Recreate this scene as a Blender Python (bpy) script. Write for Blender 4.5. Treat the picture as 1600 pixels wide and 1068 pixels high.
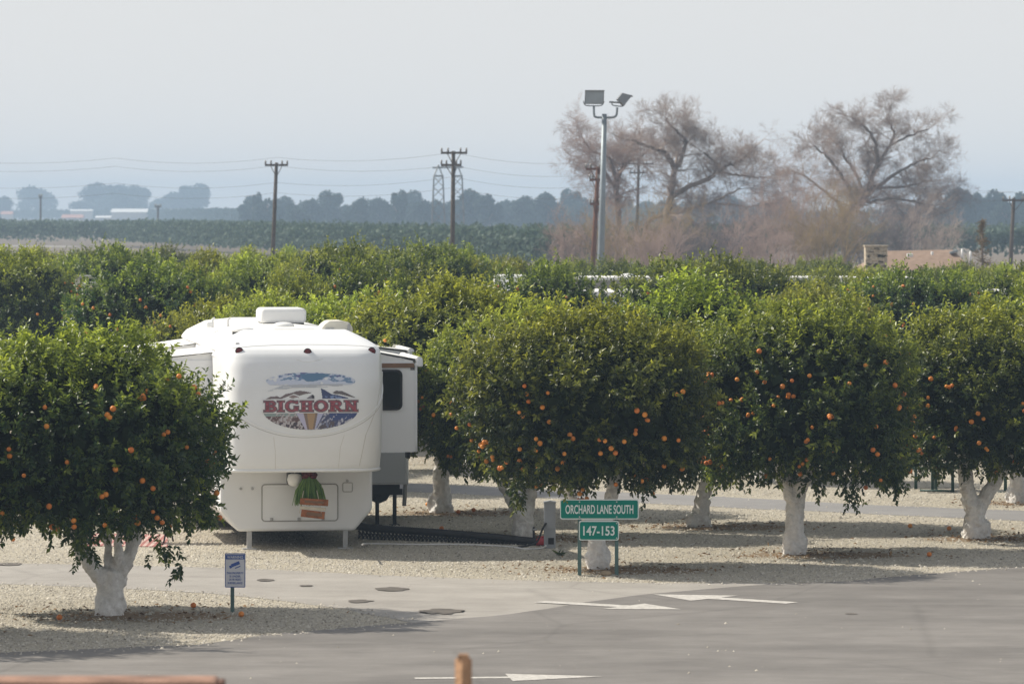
import bpy, bmesh, math, random
import numpy as np
from mathutils import Vector, Matrix

for o in list(bpy.data.objects):
    bpy.data.objects.remove(o)
scn = bpy.context.scene
R = math.radians

# ------------------------------------------------------------------ camera
F = 7500.0           # focal length in pixels of the 1600 px wide photograph
H = 5.3              # camera height, metres
YH = 330.0           # horizon row
cam_d = bpy.data.cameras.new('camera')
cam = bpy.data.objects.new('camera', cam_d)
scn.collection.objects.link(cam)
cam.location = (0, 0, H)
cam.rotation_euler = (R(90), 0, 0)
cam_d.sensor_width = 36.0
cam_d.lens = F / 1600.0 * 36.0
cam_d.shift_y = (YH - 534.0) / 1600.0
cam_d.clip_start = 0.5
cam_d.clip_end = 20000
cam_d.dof.use_dof = True
cam_d.dof.focus_distance = 72.0
cam_d.dof.aperture_fstop = 5.4
scn.camera = cam

# ------------------------------------------------------------------ light
SUN_EL = R(43)
SUN_AZ = R(-70)      # from +Y, clockwise positive: the sun stands left of and beyond the trailer
to_sun = Vector((math.sin(SUN_AZ) * math.cos(SUN_EL), math.cos(SUN_AZ) * math.cos(SUN_EL), math.sin(SUN_EL)))
w = bpy.data.worlds.new('World')
scn.world = w
w.use_nodes = True
wn, wl = w.node_tree.nodes, w.node_tree.links
bg = wn['Background']
sky = wn.new('ShaderNodeTexSky')
sky.sky_type = 'NISHITA'
sky.sun_disc = False
sky.sun_elevation = SUN_EL
sky.sun_rotation = SUN_AZ
sky.altitude = 100
sky.air_density = 1.0
sky.dust_density = 1.5
sky.ozone_density = 1.0
hs = wn.new('ShaderNodeHueSaturation')
hs.inputs['Saturation'].default_value = 0.45
wl.new(sky.outputs[0], hs.inputs['Color'])
hmix = wn.new('ShaderNodeMix')          # thick winter haze veils the clear sky
hmix.data_type = 'RGBA'
wtc = wn.new('ShaderNodeTexCoord'); wsep = wn.new('ShaderNodeSeparateXYZ'); wmr = wn.new('ShaderNodeMapRange')
wl.new(wtc.outputs['Generated'], wsep.inputs[0]); wl.new(wsep.outputs['Z'], wmr.inputs[0])
wmr.inputs[1].default_value = 0.0; wmr.inputs[2].default_value = 0.35; wmr.inputs[3].default_value = 0.95; wmr.inputs[4].default_value = 0.42
wl.new(wmr.outputs[0], hmix.inputs[0])
wl.new(hs.outputs[0], hmix.inputs[6])
hmix.inputs[7].default_value = (8.35, 8.35, 8.3, 1)
wl.new(hmix.outputs[2], bg.inputs['Color'])
bg.inputs['Strength'].default_value = 0.10
sun_d = bpy.data.lights.new('sun', 'SUN')
sun_d.energy = 5.0
sun_d.angle = R(0.6)
sun_d.color = (1.0, 0.93, 0.80)
sun = bpy.data.objects.new('sun', sun_d)
scn.collection.objects.link(sun)
sun.rotation_euler = to_sun.to_track_quat('Z', 'Y').to_euler()
sun.location = (-40, 60, 60)
scn.view_settings.view_transform = 'Standard'
scn.view_settings.look = 'None'
scn.view_settings.exposure = 0.0
scn.view_settings.gamma = 1.0
scn.cycles.max_bounces = 6
scn.cycles.diffuse_bounces = 3
scn.cycles.glossy_bounces = 2
scn.cycles.transmission_bounces = 4
scn.cycles.volume_bounces = 1
scn.cycles.transparent_max_bounces = 6
scn.cycles.use_denoising = True
scn.cycles.sample_clamp_indirect = 4.0

# ------------------------------------------------------------------ helpers
COL = scn.collection
def link(o, parent=None):
    COL.objects.link(o)
    if parent is not None:
        o.parent = parent
    return o
def tag(o, label, cat=None, group=None, kind=None):
    if label: o['label'] = label
    if cat: o['category'] = cat
    if group: o['group'] = group
    if kind: o['kind'] = kind
    return o
def thing(name, label, cat, loc=(0, 0, 0), rz=0.0, group=None):
    o = bpy.data.objects.new(name, None)
    o.empty_display_size = 0.2
    o.location = loc
    o.rotation_euler = (0, 0, rz)
    link(o)
    return tag(o, label, cat, group)
def at(px, py, d):
    return Vector(((px - 800.0) * d / F, d, H - (py - YH) * d / F))
def gnd(px, py, z=0.0):
    d = (H - z) * F / (py - YH)
    return Vector(((px - 800.0) * d / F, d, z))

# -- materials
def nt(name):
    m = bpy.data.materials.new(name)
    m.use_nodes = True
    return m, m.node_tree.nodes, m.node_tree.links, m.node_tree.nodes['Principled BSDF']
def mat(name, col, rough=0.6, spec=0.4, var=0.12, scale=6.0, metal=0.0, bump=0.0, bscale=40.0, dirt=None):
    m, n, l, b = nt(name)
    tc = n.new('ShaderNodeTexCoord')
    nz = n.new('ShaderNodeTexNoise')
    nz.inputs['Scale'].default_value = scale
    nz.inputs['Detail'].default_value = 6
    l.new(tc.outputs['Object'], nz.inputs['Vector'])
    cr = n.new('ShaderNodeValToRGB')
    cr.color_ramp.elements[0].position = 0.3
    cr.color_ramp.elements[1].position = 0.7
    c = np.array(col)
    cr.color_ramp.elements[0].color = (*np.clip(c * (1 - var), 0, 1), 1)
    cr.color_ramp.elements[1].color = (*np.clip(c * (1 + var), 0, 1), 1)
    l.new(nz.outputs['Fac'], cr.inputs[0])
    out = cr.outputs[0]
    if dirt is not None:
        n2 = n.new('ShaderNodeTexNoise')
        n2.inputs['Scale'].default_value = scale * 0.35
        n2.inputs['Detail'].default_value = 8
        n2.inputs['Roughness'].default_value = 0.7
        l.new(tc.outputs['Object'], n2.inputs['Vector'])
        mr = n.new('ShaderNodeMapRange')
        mr.inputs[1].default_value = 0.5
        mr.inputs[2].default_value = 0.75
        mr.inputs[4].default_value = dirt[1]
        l.new(n2.outputs['Fac'], mr.inputs[0])
        mx = n.new('ShaderNodeMix')
        mx.data_type = 'RGBA'
        l.new(mr.outputs[0], mx.inputs[0])
        l.new(out, mx.inputs[6])
        mx.inputs[7].default_value = (*dirt[0], 1)
        out = mx.outputs[2]
    l.new(out, b.inputs['Base Color'])
    b.inputs['Roughness'].default_value = rough
    b.inputs['Specular IOR Level'].default_value = spec
    b.inputs['Metallic'].default_value = metal
    if bump:
        n3 = n.new('ShaderNodeTexNoise')
        n3.inputs['Scale'].default_value = bscale
        n3.inputs['Detail'].default_value = 5
        l.new(tc.outputs['Object'], n3.inputs['Vector'])
        bp = n.new('ShaderNodeBump')
        bp.inputs['Strength'].default_value = bump
        bp.inputs['Distance'].default_value = 0.03
        l.new(n3.outputs['Fac'], bp.inputs['Height'])
        l.new(bp.outputs[0], b.inputs['Normal'])
    return m

def leaf_mat(name, dark, light, trans=0.35, rough=0.42, spec=0.5):
    m, n, l, b = nt(name)
    at_ = n.new('ShaderNodeAttribute')
    at_.attribute_name = 'tint'
    cr = n.new('ShaderNodeValToRGB')
    e = cr.color_ramp.elements
    e[0].position = 0.0; e[0].color = (*dark, 1)
    e[1].position = 1.0; e[1].color = (*light, 1)
    l.new(at_.outputs['Fac'], cr.inputs[0])
    oi = n.new('ShaderNodeObjectInfo')
    hsv = n.new('ShaderNodeHueSaturation')
    mr = n.new('ShaderNodeMapRange')
    mr.inputs[3].default_value = 0.485; mr.inputs[4].default_value = 0.515
    l.new(oi.outputs['Random'], mr.inputs[0])
    l.new(mr.outputs[0], hsv.inputs['Hue'])
    mr2 = n.new('ShaderNodeMapRange')
    mr2.inputs[3].default_value = 0.8; mr2.inputs[4].default_value = 1.2
    l.new(oi.outputs['Random'], mr2.inputs[0])
    l.new(mr2.outputs[0], hsv.inputs['Value'])
    l.new(cr.outputs[0], hsv.inputs['Color'])
    l.new(hsv.outputs[0], b.inputs['Base Color'])
    b.inputs['Roughness'].default_value = rough
    b.inputs['Specular IOR Level'].default_value = spec
    tr = n.new('ShaderNodeBsdfTranslucent')
    hs2 = n.new('ShaderNodeHueSaturation')
    hs2.inputs['Hue'].default_value = 0.485
    hs2.inputs['Value'].default_value = 1.95
    l.new(hsv.outputs[0], hs2.inputs['Color'])
    l.new(hs2.outputs[0], tr.inputs['Color'])
    mx = n.new('ShaderNodeMixShader')
    mx.inputs[0].default_value = trans
    l.new(b.outputs[0], mx.inputs[1])
    l.new(tr.outputs[0], mx.inputs[2])
    l.new(mx.outputs[0], n['Material Output'].inputs['Surface'])
    return m

# -- meshes
def np_mesh(name, V, polys, nper, mats, mat_idx=None, tint=None, smooth=False):
    me = bpy.data.meshes.new(name)
    V = np.asarray(V, dtype=np.float32)
    polys = np.asarray(polys, dtype=np.int32)
    npoly = len(polys)
    me.vertices.add(len(V)); me.vertices.foreach_set('co', V.ravel())
    me.loops.add(npoly * nper); me.loops.foreach_set('vertex_index', polys.ravel())
    me.polygons.add(npoly)
    me.polygons.foreach_set('loop_start', np.arange(npoly, dtype=np.int32) * nper)
    me.polygons.foreach_set('loop_total', np.full(npoly, nper, dtype=np.int32))
    for m in mats: me.materials.append(m)
    if mat_idx is not None: me.polygons.foreach_set('material_index', np.asarray(mat_idx, dtype=np.int32))
    if smooth: me.polygons.foreach_set('use_smooth', np.ones(npoly, dtype=bool))
    me.update(calc_edges=True)
    if tint is not None:
        a = me.attributes.new('tint', 'FLOAT', 'POINT')
        a.data.foreach_set('value', np.asarray(tint, dtype=np.float32))
    return me

class MB:
    """collects solids into one mesh"""
    def __init__(self): self.bm = bmesh.new()
    def box(self, c, s, rot=None, bevel=0.0, seg=2):
        t = bmesh.new()
        bmesh.ops.create_cube(t, size=1.0)
        bmesh.ops.scale(t, vec=s, verts=t.verts)
        if bevel: bmesh.ops.bevel(t, geom=t.edges[:], offset=bevel, segments=seg, profile=0.5, affect='EDGES')
        if rot is not None: bmesh.ops.rotate(t, cent=(0, 0, 0), matrix=rot, verts=t.verts)
        bmesh.ops.translate(t, vec=c, verts=t.verts)
        self._add(t); return self
    def tube(self, pts, rad, n=10, caps=True):
        pts = [Vector(p) for p in pts]
        if not hasattr(rad, '__len__'): rad = [rad] * len(pts)
        bm = self.bm; rings = []; ref = None
        for i, p in enumerate(pts):
            a = pts[max(i - 1, 0)]; b = pts[min(i + 1, len(pts) - 1)]
            t = (b - a).normalized()
            if ref is None:
                ref = t.orthogonal().normalized()
            else:
                ref = (ref - t * ref.dot(t))
                ref = ref.normalized() if ref.length > 1e-6 else t.orthogonal().normalized()
            u = ref; v = t.cross(u)
            rings.append([bm.verts.new(p + (u * math.cos(k * 2 * math.pi / n) + v * math.sin(k * 2 * math.pi / n)) * rad[i]) for k in range(n)])
        for r0, r1 in zip(rings, rings[1:]):
            for k in range(n):
                f = bm.faces.new((r0[k], r0[(k + 1) % n], r1[(k + 1) % n], r1[k])); f.smooth = n > 5
        if caps:
            bm.faces.new(rings[0][::-1]); bm.faces.new(rings[-1])
        return self
    def prism(self, poly, axis_from, axis_to, plane='xz', bevel=0.0):
        """extrude a polygon given in a plane along the remaining axis"""
        t = bmesh.new()
        def mk(p, h):
            return {'xz': (p[0], h, p[1]), 'xy': (p[0], p[1], h), 'yz': (h, p[0], p[1])}[plane]
        a = [t.verts.new(mk(p, axis_from)) for p in poly]
        b = [t.verts.new(mk(p, axis_to)) for p in poly]
        t.faces.new(a); t.faces.new(b[::-1])
        for i in range(len(poly)):
            j = (i + 1) % len(poly)
            t.faces.new((a[j], a[i], b[i], b[j]))
        bmesh.ops.recalc_face_normals(t, faces=t.faces)
        if bevel: bmesh.ops.bevel(t, geom=t.edges[:], offset=bevel, segments=2, profile=0.5, affect='EDGES')
        self._add(t); return self
    def ball(self, c, r, sc=(1, 1, 1), sub=2, rot=None):
        t = bmesh.new()
        bmesh.ops.create_icosphere(t, subdivisions=sub, radius=r)
        for f in t.faces: f.smooth = True
        bmesh.ops.scale(t, vec=sc, verts=t.verts)
        if rot is not None: bmesh.ops.rotate(t, cent=(0, 0, 0), matrix=rot, verts=t.verts)
        bmesh.ops.translate(t, vec=c, verts=t.verts)
        self._add(t); return self
    def _add(self, t):
        me = bpy.data.meshes.new('tmp'); t.to_mesh(me); t.free()
        self.bm.from_mesh(me); bpy.data.meshes.remove(me)
    def mesh(self, name, m):
        me = bpy.data.meshes.new(name)
        bmesh.ops.recalc_face_normals(self.bm, faces=self.bm.faces)
        self.bm.to_mesh(me); self.bm.free()
        me.materials.append(m)
        return me
    def build(self, name, m, parent=None):
        return link(bpy.data.objects.new(name, self.mesh(name, m)), parent)

def evaluated_mesh(me, mods, name):
    o = bpy.data.objects.new('tmp', me); COL.objects.link(o)
    for t, kw in mods:
        md = o.modifiers.new(t, t)
        for k, v in kw.items(): setattr(md, k, v)
    dg = bpy.context.evaluated_depsgraph_get(); dg.update()
    out = bpy.data.meshes.new_from_object(o.evaluated_get(dg))
    out.name = name
    bpy.data.objects.remove(o)
    return out

def text_mesh(s, size, xscale, m, depth=0.002):
    c = bpy.data.curves.new('txt', 'FONT')
    c.body = s; c.size = size; c.align_x = 'CENTER'; c.align_y = 'CENTER'; c.extrude = depth; c.offset = size * 0.018
    o = bpy.data.objects.new('txt', c); COL.objects.link(o)
    dg = bpy.context.evaluated_depsgraph_get(); dg.update()
    me = bpy.data.meshes.new_from_object(o.evaluated_get(dg))
    bpy.data.objects.remove(o); bpy.data.curves.remove(c)
    me.transform(Matrix.Diagonal((xscale, 1, 1, 1)))
    me.transform(Matrix.Rotation(R(90), 4, 'X'))
    me.materials.clear(); me.materials.append(m)
    return me

def sheet(name, pts, z, m, kind='structure', label=None):
    me = bpy.data.meshes.new(name)
    bm = bmesh.new()
    vs = [bm.verts.new((p[0], p[1], z)) for p in pts]
    f = bm.faces.new(vs)
    if f.normal.z < 0: f.normal_flip()
    bmesh.ops.triangulate(bm, faces=bm.faces)
    bm.to_mesh(me); bm.free(); me.materials.append(m)
    o = link(bpy.data.objects.new(name, me))
    if kind: o['kind'] = kind
    if label: o['label'] = label
    return o
def jag(pts, step, amp, seed):
    """resample a ground polygon and make its edge ragged"""
    rg = random.Random(seed); out = []
    for a, b in zip(pts, pts[1:] + pts[:1]):
        a = Vector(a); b = Vector(b); n = max(1, min(60, int((b - a).length / step)))
        for i in range(n):
            p = a.lerp(b, i / n)
            out.append((p.x + rg.uniform(-amp, amp), p.y + rg.uniform(-amp, amp), 0))
    return out

# ------------------------------------------------------------------ ground
def ground_material(name, stops, scales, rough=0.9, bump=0.5, use_soil=False, wear=None):
    m, n, l, b = nt(name)
    tc = n.new('ShaderNodeTexCoord')
    def noise(s, d=6, r=0.6, dist=0.0):
        z = n.new('ShaderNodeTexNoise'); z.inputs['Scale'].default_value = s
        z.inputs['Detail'].default_value = d; z.inputs['Roughness'].default_value = r
        z.inputs['Distortion'].default_value = dist
        l.new(tc.outputs['Object'], z.inputs['Vector']); return z
    fine = noise(scales[0], 3, 0.8); mid = noise(scales[1], 6, 0.65); big = noise(scales[2], 5, 0.6)
    cr = n.new('ShaderNodeValToRGB'); e = cr.color_ramp.elements
    e[0].position = stops[0][0]; e[0].color = (*stops[0][1], 1)
    e[1].position = stops[-1][0]; e[1].color = (*stops[-1][1], 1)
    for p, c in stops[1:-1]:
        k = cr.color_ramp.elements.new(p); k.color = (*c, 1)
    ad = n.new('ShaderNodeMath'); ad.operation = 'MULTIPLY_ADD'; ad.inputs[1].default_value = 0.5
    l.new(fine.outputs['Fac'], ad.inputs[0])
    m2 = n.new('ShaderNodeMath'); m2.operation = 'MULTIPLY'; m2.inputs[1].default_value = 0.3
    l.new(mid.outputs['Fac'], m2.inputs[0])
    m3 = n.new('ShaderNodeMath'); m3.operation = 'MULTIPLY_ADD'; m3.inputs[1].default_value = 0.2
    l.new(big.outputs['Fac'], m3.inputs[0]); l.new(m2.outputs[0], m3.inputs[2])
    l.new(m3.outputs[0], ad.inputs[2])
    l.new(ad.outputs[0], cr.inputs[0])
    out = cr.outputs[0]
    if wear is not None:
        mp = n.new('ShaderNodeMapping'); mp.inputs['Scale'].default_value = wear[0]; mp.inputs['Rotation'].default_value = (0, 0, wear[1])
        l.new(tc.outputs['Object'], mp.inputs[0])
        wz = n.new('ShaderNodeTexNoise'); wz.inputs['Scale'].default_value = 1.0; wz.inputs['Detail'].default_value = 9; wz.inputs['Roughness'].default_value = 0.72
        l.new(mp.outputs[0], wz.inputs['Vector'])
        wr = n.new('ShaderNodeMapRange'); wr.inputs[1].default_value = .3; wr.inputs[2].default_value = .7; wr.inputs[3].default_value = wear[2]; wr.inputs[4].default_value = wear[3]
        l.new(wz.outputs['Fac'], wr.inputs[0])
        vz = n.new('ShaderNodeTexVoronoi'); vz.feature = 'DISTANCE_TO_EDGE'; vz.inputs['Scale'].default_value = .21
        dn = n.new('ShaderNodeMix'); dn.data_type = 'RGBA'; dn.inputs[0].default_value = .12
        l.new(tc.outputs['Object'], dn.inputs[6]); l.new(mid.outputs['Color'], dn.inputs[7]); l.new(dn.outputs[2], vz.inputs['Vector'])
        ck = n.new('ShaderNodeMapRange'); ck.inputs[1].default_value = 0.0; ck.inputs[2].default_value = .012; ck.inputs[3].default_value = .88; ck.inputs[4].default_value = 1.0
        l.new(vz.outputs['Distance'], ck.inputs[0])
        mm = n.new('ShaderNodeMath'); mm.operation = 'MULTIPLY'; l.new(wr.outputs[0], mm.inputs[0]); l.new(ck.outputs[0], mm.inputs[1])
        vm = n.new('ShaderNodeVectorMath'); vm.operation = 'SCALE'; l.new(out, vm.inputs[0]); l.new(mm.outputs[0], vm.inputs['Scale'])
        out = vm.outputs[0]
    if use_soil:
        a = n.new('ShaderNodeAttribute'); a.attribute_name = 'tint'
        sm = n.new('ShaderNodeMath'); sm.operation = 'MULTIPLY_ADD'
        sub = n.new('ShaderNodeMath'); sub.operation = 'SUBTRACT'; sub.inputs[1].default_value = 0.5
        l.new(noise(1.8, 7, 0.7).outputs['Fac'], sub.inputs[0])
        l.new(sub.outputs[0], sm.inputs[0]); sm.inputs[1].default_value = 1.6
        l.new(a.outputs['Fac'], sm.inputs[2])
        mr = n.new('ShaderNodeMapRange'); mr.inputs[1].default_value = 0.35; mr.inputs[2].default_value = 0.8
        mr.inputs[4].default_value = 0.85
        l.new(sm.outputs[0], mr.inputs[0])
        soil = n.new('ShaderNodeValToRGB')
        soil.color_ramp.elements[0].color = (0.10, 0.06, 0.03, 1); soil.color_ramp.elements[1].color = (0.36, 0.235, 0.125, 1)
        soil.color_ramp.elements[0].position = 0.3; soil.color_ramp.elements[1].position = 0.7
        l.new(fine.outputs['Fac'], soil.inputs[0])
        mx = n.new('ShaderNodeMix'); mx.data_type = 'RGBA'
        l.new(mr.outputs[0], mx.inputs[0]); l.new(out, mx.inputs[6]); l.new(soil.outputs[0], mx.inputs[7])
        out = mx.outputs[2]
    l.new(out, b.inputs['Base Color'])
    b.inputs['Roughness'].default_value = rough
    b.inputs['Specular IOR Level'].default_value = 0.25
    bp = n.new('ShaderNodeBump'); bp.inputs['Strength'].default_value = bump; bp.inputs['Distance'].default_value = 0.02
    l.new(fine.outputs['Fac'], bp.inputs['Height']); l.new(bp.outputs[0], b.inputs['Normal'])
    return m

# orange tree rows: ground positions of the trunks
T1 = gnd(170, 960); T3 = gnd(935, 888); T4 = gnd(1240, 865); T5 = gnd(1525, 840)
T817 = gnd(817, 840); T690 = gnd(690, 800); T1090 = gnd(1090, 822); T1590 = gnd(1590, 785)
T0 = Vector((-9.0, 59.9, 0)); T6 = T5 + Vector((3.3, 3.4, 0))
near_bases = [T0, T1, T3, T4, T5, T6, T817, T690, T1090, T1590]

M_gravel = ground_material('crushed_gravel', [(0.30, (0.17, 0.142, 0.105)), (0.44, (0.385, 0.345, 0.272)), (0.55, (0.50, 0.453, 0.365)), (0.70, (0.64, 0.59, 0.49))], (34, 7, 0.5), bump=0.9, use_soil=True)
M_field = ground_material('field_soil', [(0.3, (0.12, 0.09, 0.065)), (0.5, (0.19, 0.15, 0.115)), (0.7, (0.25, 0.205, 0.16))], (3, 0.3, 0.02), bump=0.3)
M_asph = ground_material('worn_asphalt', [(0.36, (0.148, 0.138, 0.131)), (0.5, (0.20, 0.187, 0.176)), (0.64, (0.258, 0.242, 0.229))], (90, 1.2, 0.22), rough=0.75, bump=0.25, wear=((.16, .5, 1), .25, .72, 1.28))
M_drive = ground_material('pale_old_paving', [(0.36, (0.27, 0.25, 0.228)), (0.5, (0.35, 0.327, 0.30)), (0.64, (0.43, 0.405, 0.372))], (80, 1.5, 0.3), rough=0.8, bump=0.2, wear=((.2, .5, 1), .1, .88, 1.14))
M_path = ground_material('grey_lane', [(0.36, (0.20, 0.195, 0.195)), (0.5, (0.27, 0.262, 0.26)), (0.64, (0.33, 0.32, 0.315))], (60, 1.5, 0.3), rough=0.8, bump=0.2)

BX, BY0, BY1 = 640.0, -30.0, 3100.0
sheet('ground', [(-BX + 5, BY0 + 5), (BX - 5, BY0 + 5), (BX - 5, BY1 - 5), (-BX + 5, BY1 - 5)], 0.0, M_field)
# gravel: fine grid with a soil mask round the trunks
gx = np.arange(-26, 30.01, 0.25); gy = np.arange(12, 131, 0.3)
GX, GY = np.meshgrid(gx, gy)
soil = np.zeros_like(GX)
for t in near_bases:
    dx = (GX - t.x - 0.45); dy = (GY - t.y + 0.3)
    soil = np.maximum(soil, 1.5 * np.exp(-((dx / 1.3) ** 2 + (dy / 0.85) ** 2)))
soil = np.maximum(soil, np.where(GY > 100, 0.45, 0))
V = np.stack([GX.ravel(), GY.ravel(), np.full(GX.size, 0.004)], 1)
ny, nx = GX.shape
I = np.arange(ny * nx).reshape(ny, nx)
Q = np.stack([I[:-1, :-1], I[:-1, 1:], I[1:, 1:], I[1:, :-1]], -1).reshape(-1, 4)
gv = link(bpy.data.objects.new('gravel', np_mesh('gravel', V, Q, 4, [M_gravel], tint=soil.ravel())))
gv['kind'] = 'structure'
# driveway, road, lane between the tree rows
drv = [gnd(-420, 876), gnd(0, 880), gnd(200, 883), gnd(380, 888), gnd(560, 897), gnd(760, 905), gnd(1000, 911), gnd(1350, 911), gnd(1500, 905), gnd(1300, 960), gnd(800, 990), gnd(655, 976), gnd(600, 964), gnd(540, 952), gnd(430, 937), gnd(330, 927), gnd(180, 919), gnd(0, 912), gnd(-420, 905)]
sheet('driveway', jag(drv, 0.5, 0.05, 3), 0.008, M_drive)
road = [gnd(-400, 1046), gnd(-100, 1024), gnd(0, 1020), gnd(150, 1014), gnd(300, 1008), gnd(420, 992), gnd(560, 980), gnd(650, 973), gnd(760, 964), gnd(860, 951), gnd(980, 932), gnd(1090, 921), gnd(1200, 914), gnd(1330, 908), gnd(1450, 897), gnd(1600, 886), gnd(1900, 868), gnd(2100, 860),
        Vector((24, 30, 0)), Vector((24, 14, 0)), Vector((-22, 14, 0)), Vector((-22, 40, 0))]
sheet('road', jag(road, 0.5, 0.05, 5), 0.012, M_asph)
lane = [gnd(300, 745), gnd(635, 755), gnd(900, 766), gnd(1130, 776), gnd(1340, 788), gnd(1600, 798), gnd(2000, 815), gnd(2000, 833), gnd(1600, 814), gnd(1340, 802), gnd(1130, 793), gnd(900, 780), gnd(635, 768), gnd(300, 757)]
sheet('lane', jag(lane, 0.6, 0.07, 7), 0.008, M_path)
trk = [Vector((-95, 752, 0)), Vector((-66, 706, 0)), Vector((-64, 722, 0)), Vector((-70, 740, 0)), Vector((-95, 770, 0))]
M_pale = ground_material('pale_track_soil', [(0.3, (0.28, 0.25, 0.23)), (0.7, (0.45, 0.42, 0.39))], (3, 0.3, 0.02), bump=0.2)
sheet('field_track', trk, 0.03, M_pale)

# loose crushed stones lying on the gravel
def in_poly(X, Y, poly):
    ins = np.zeros(X.shape, bool); j = len(poly) - 1
    for i in range(len(poly)):
        xi, yi = poly[i][0], poly[i][1]; xj, yj = poly[j][0], poly[j][1]
        ins ^= ((yi > Y) != (yj > Y)) & (X < (xj - xi) * (Y - yi) / (yj - yi + 1e-12) + xi); j = i
    return ins
def stones(n, seed):
    rs = np.random.RandomState(seed)
    d = 54 * (105 / 54.0) ** rs.rand(n); X = rs.uniform(-.112, .112, n) * d
    jx, jd = X + rs.normal(0, .12, n), d + rs.normal(0, .22, n)
    keep = ~(in_poly(jx, jd, drv) | in_poly(jx, jd, road) | in_poly(jx, jd, lane)) | (rs.rand(n) < .0008)
    X, d = X[keep], d[keep]; kp = rs.rand(len(X)) > .85 * sum(np.exp(-(((X - t.x - .45) / 1.2) ** 2 + ((d - t.y + .3) / .8) ** 2)) for t in near_bases)
    X, d = X[kp], d[kp]; n = len(X)
    r = rs.gamma(4, .0025, n) + .004
    O = np.array([(1, 0, 0), (0, 1, 0), (-1, 0, 0), (0, -1, 0), (0, 0, 1.0)])
    a = rs.uniform(0, 6.28, n); ca, sa = np.cos(a), np.sin(a)
    S = O[None] * rs.uniform(.6, 1.3, (n, 5, 1)) * r[:, None, None]
    V = np.stack([S[..., 0] * ca[:, None] - S[..., 1] * sa[:, None] + X[:, None], S[..., 0] * sa[:, None] + S[..., 1] * ca[:, None] + d[:, None], S[..., 2] * .9 + np.where(in_poly(X, d, road) | in_poly(X, d, drv), .013, .006)[:, None]], -1)
    F_ = np.array([(0, 1, 4), (1, 2, 4), (2, 3, 4), (3, 0, 4)])
    Fc = (np.arange(n)[:, None, None] * 5 + F_[None]).reshape(-1, 3)
    m, nn, l, b = nt('crushed_stone')
    at_ = nn.new('ShaderNodeAttribute'); at_.attribute_name = 'tint'; cr = nn.new('ShaderNodeValToRGB')
    cr.color_ramp.elements[0].color = (.13, .11, .085, 1); cr.color_ramp.elements[1].color = (.65, .605, .52, 1)
    l.new(at_.outputs['Fac'], cr.inputs[0]); l.new(cr.outputs[0], b.inputs['Base Color']); b.inputs['Roughness'].default_value = .9
    o = link(bpy.data.objects.new('gravel_stones', np_mesh('gravel_stones', V.reshape(-1, 3), Fc, 3, [m], tint=np.repeat(np.clip(rs.normal(.58, .19, n), 0, 1), 5))))
    o['kind'] = 'stuff'
stones(220000, 8)

# painted arrows
M_paint = mat('worn_white_paint', (0.56, 0.535, 0.50), 0.7, 0.3, 0.14, 24, dirt=((0.27, 0.255, 0.24), 1.0))
def arrow(tail, tip, z, label, wshaft=0.17, whead=1.0, lhead=0.42):
    t = Vector(tail[:2]); p = Vector(tip[:2]); d = (p - t); L = d.length; d.normalize(); n = Vector((-d.y, d.x))
    hb = p - d * (L * lhead)
    pts = [t + n * wshaft / 2, hb + n * wshaft / 2, hb + n * whead / 2, p, hb - n * whead / 2, hb - n * wshaft / 2, t - n * wshaft / 2]
    o = sheet('road_arrow', [(q.x, q.y) for q in pts], z, M_paint, kind=None)
    tag(o, label, 'road marking', 'painted arrows on the road')
arrow(gnd(843, 941), gnd(1064, 953), 0.017, 'white painted arrow pointing towards the lower edge, its tail on the pale paving', 0.30, 1.05, 0.4)
arrow(gnd(1238, 943), gnd(1020, 929.5), 0.017, 'white painted arrow behind the other one, its head pointing at the green lane sign', 0.30, 1.1, 0.45)
arrow(gnd(648, 1061), gnd(942, 1058), 0.017, 'white painted arrow closest to the wooden post, at the bottom of the picture', 0.17, 0.85, 0.5)

# dark stains on the paving
M_stain = mat('oil_stain', (0.13, 0.115, 0.10), 0.7, 0.3, 0.3, 8)
for k, (px, py, wx) in enumerate([(612, 921, .48), (690, 956, .62), (562, 940, .36), (15, 882, .42), (415, 907, .3), (478, 916, .2), (1330, 960, .16)]):
    c = gnd(px, py); rg = random.Random(k); pts = []
    for a in range(22):
        r_ = rg.uniform(0.75, 1.1)
        pts.append((c.x + math.cos(a * math.pi / 11) * wx * .5 * r_, c.y + math.sin(a * math.pi / 11) * wx * .75 * r_))
    st = sheet('paving_stain', pts, 0.0165, M_stain, kind='structure')

# ------------------------------------------------------------------ foliage generators
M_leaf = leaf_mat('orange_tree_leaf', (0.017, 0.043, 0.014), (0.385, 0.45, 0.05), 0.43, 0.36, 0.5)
M_inner = mat('dark_crown_filler', (0.022, 0.034, 0.014), 0.8, 0.1, 0.3, 8)
M_bluegreen = leaf_mat('dense_grove_leaf', (0.022, 0.042, 0.018), (0.13, 0.15, 0.045))
PROF = np.array([(0.0, 0.0), (0.45, 0.0), (0.74, 0.01), (0.84, 0.08), (0.93, 0.22), (0.985, 0.38), (1.0, 0.52), (0.97, 0.66), (0.88, 0.79), (0.70, 0.90), (0.45, 0.97), (0.2, 0.995), (0.0, 1.0)])

def unit(v): return v / np.maximum(np.linalg.norm(v, axis=-1, keepdims=True), 1e-9)

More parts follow.
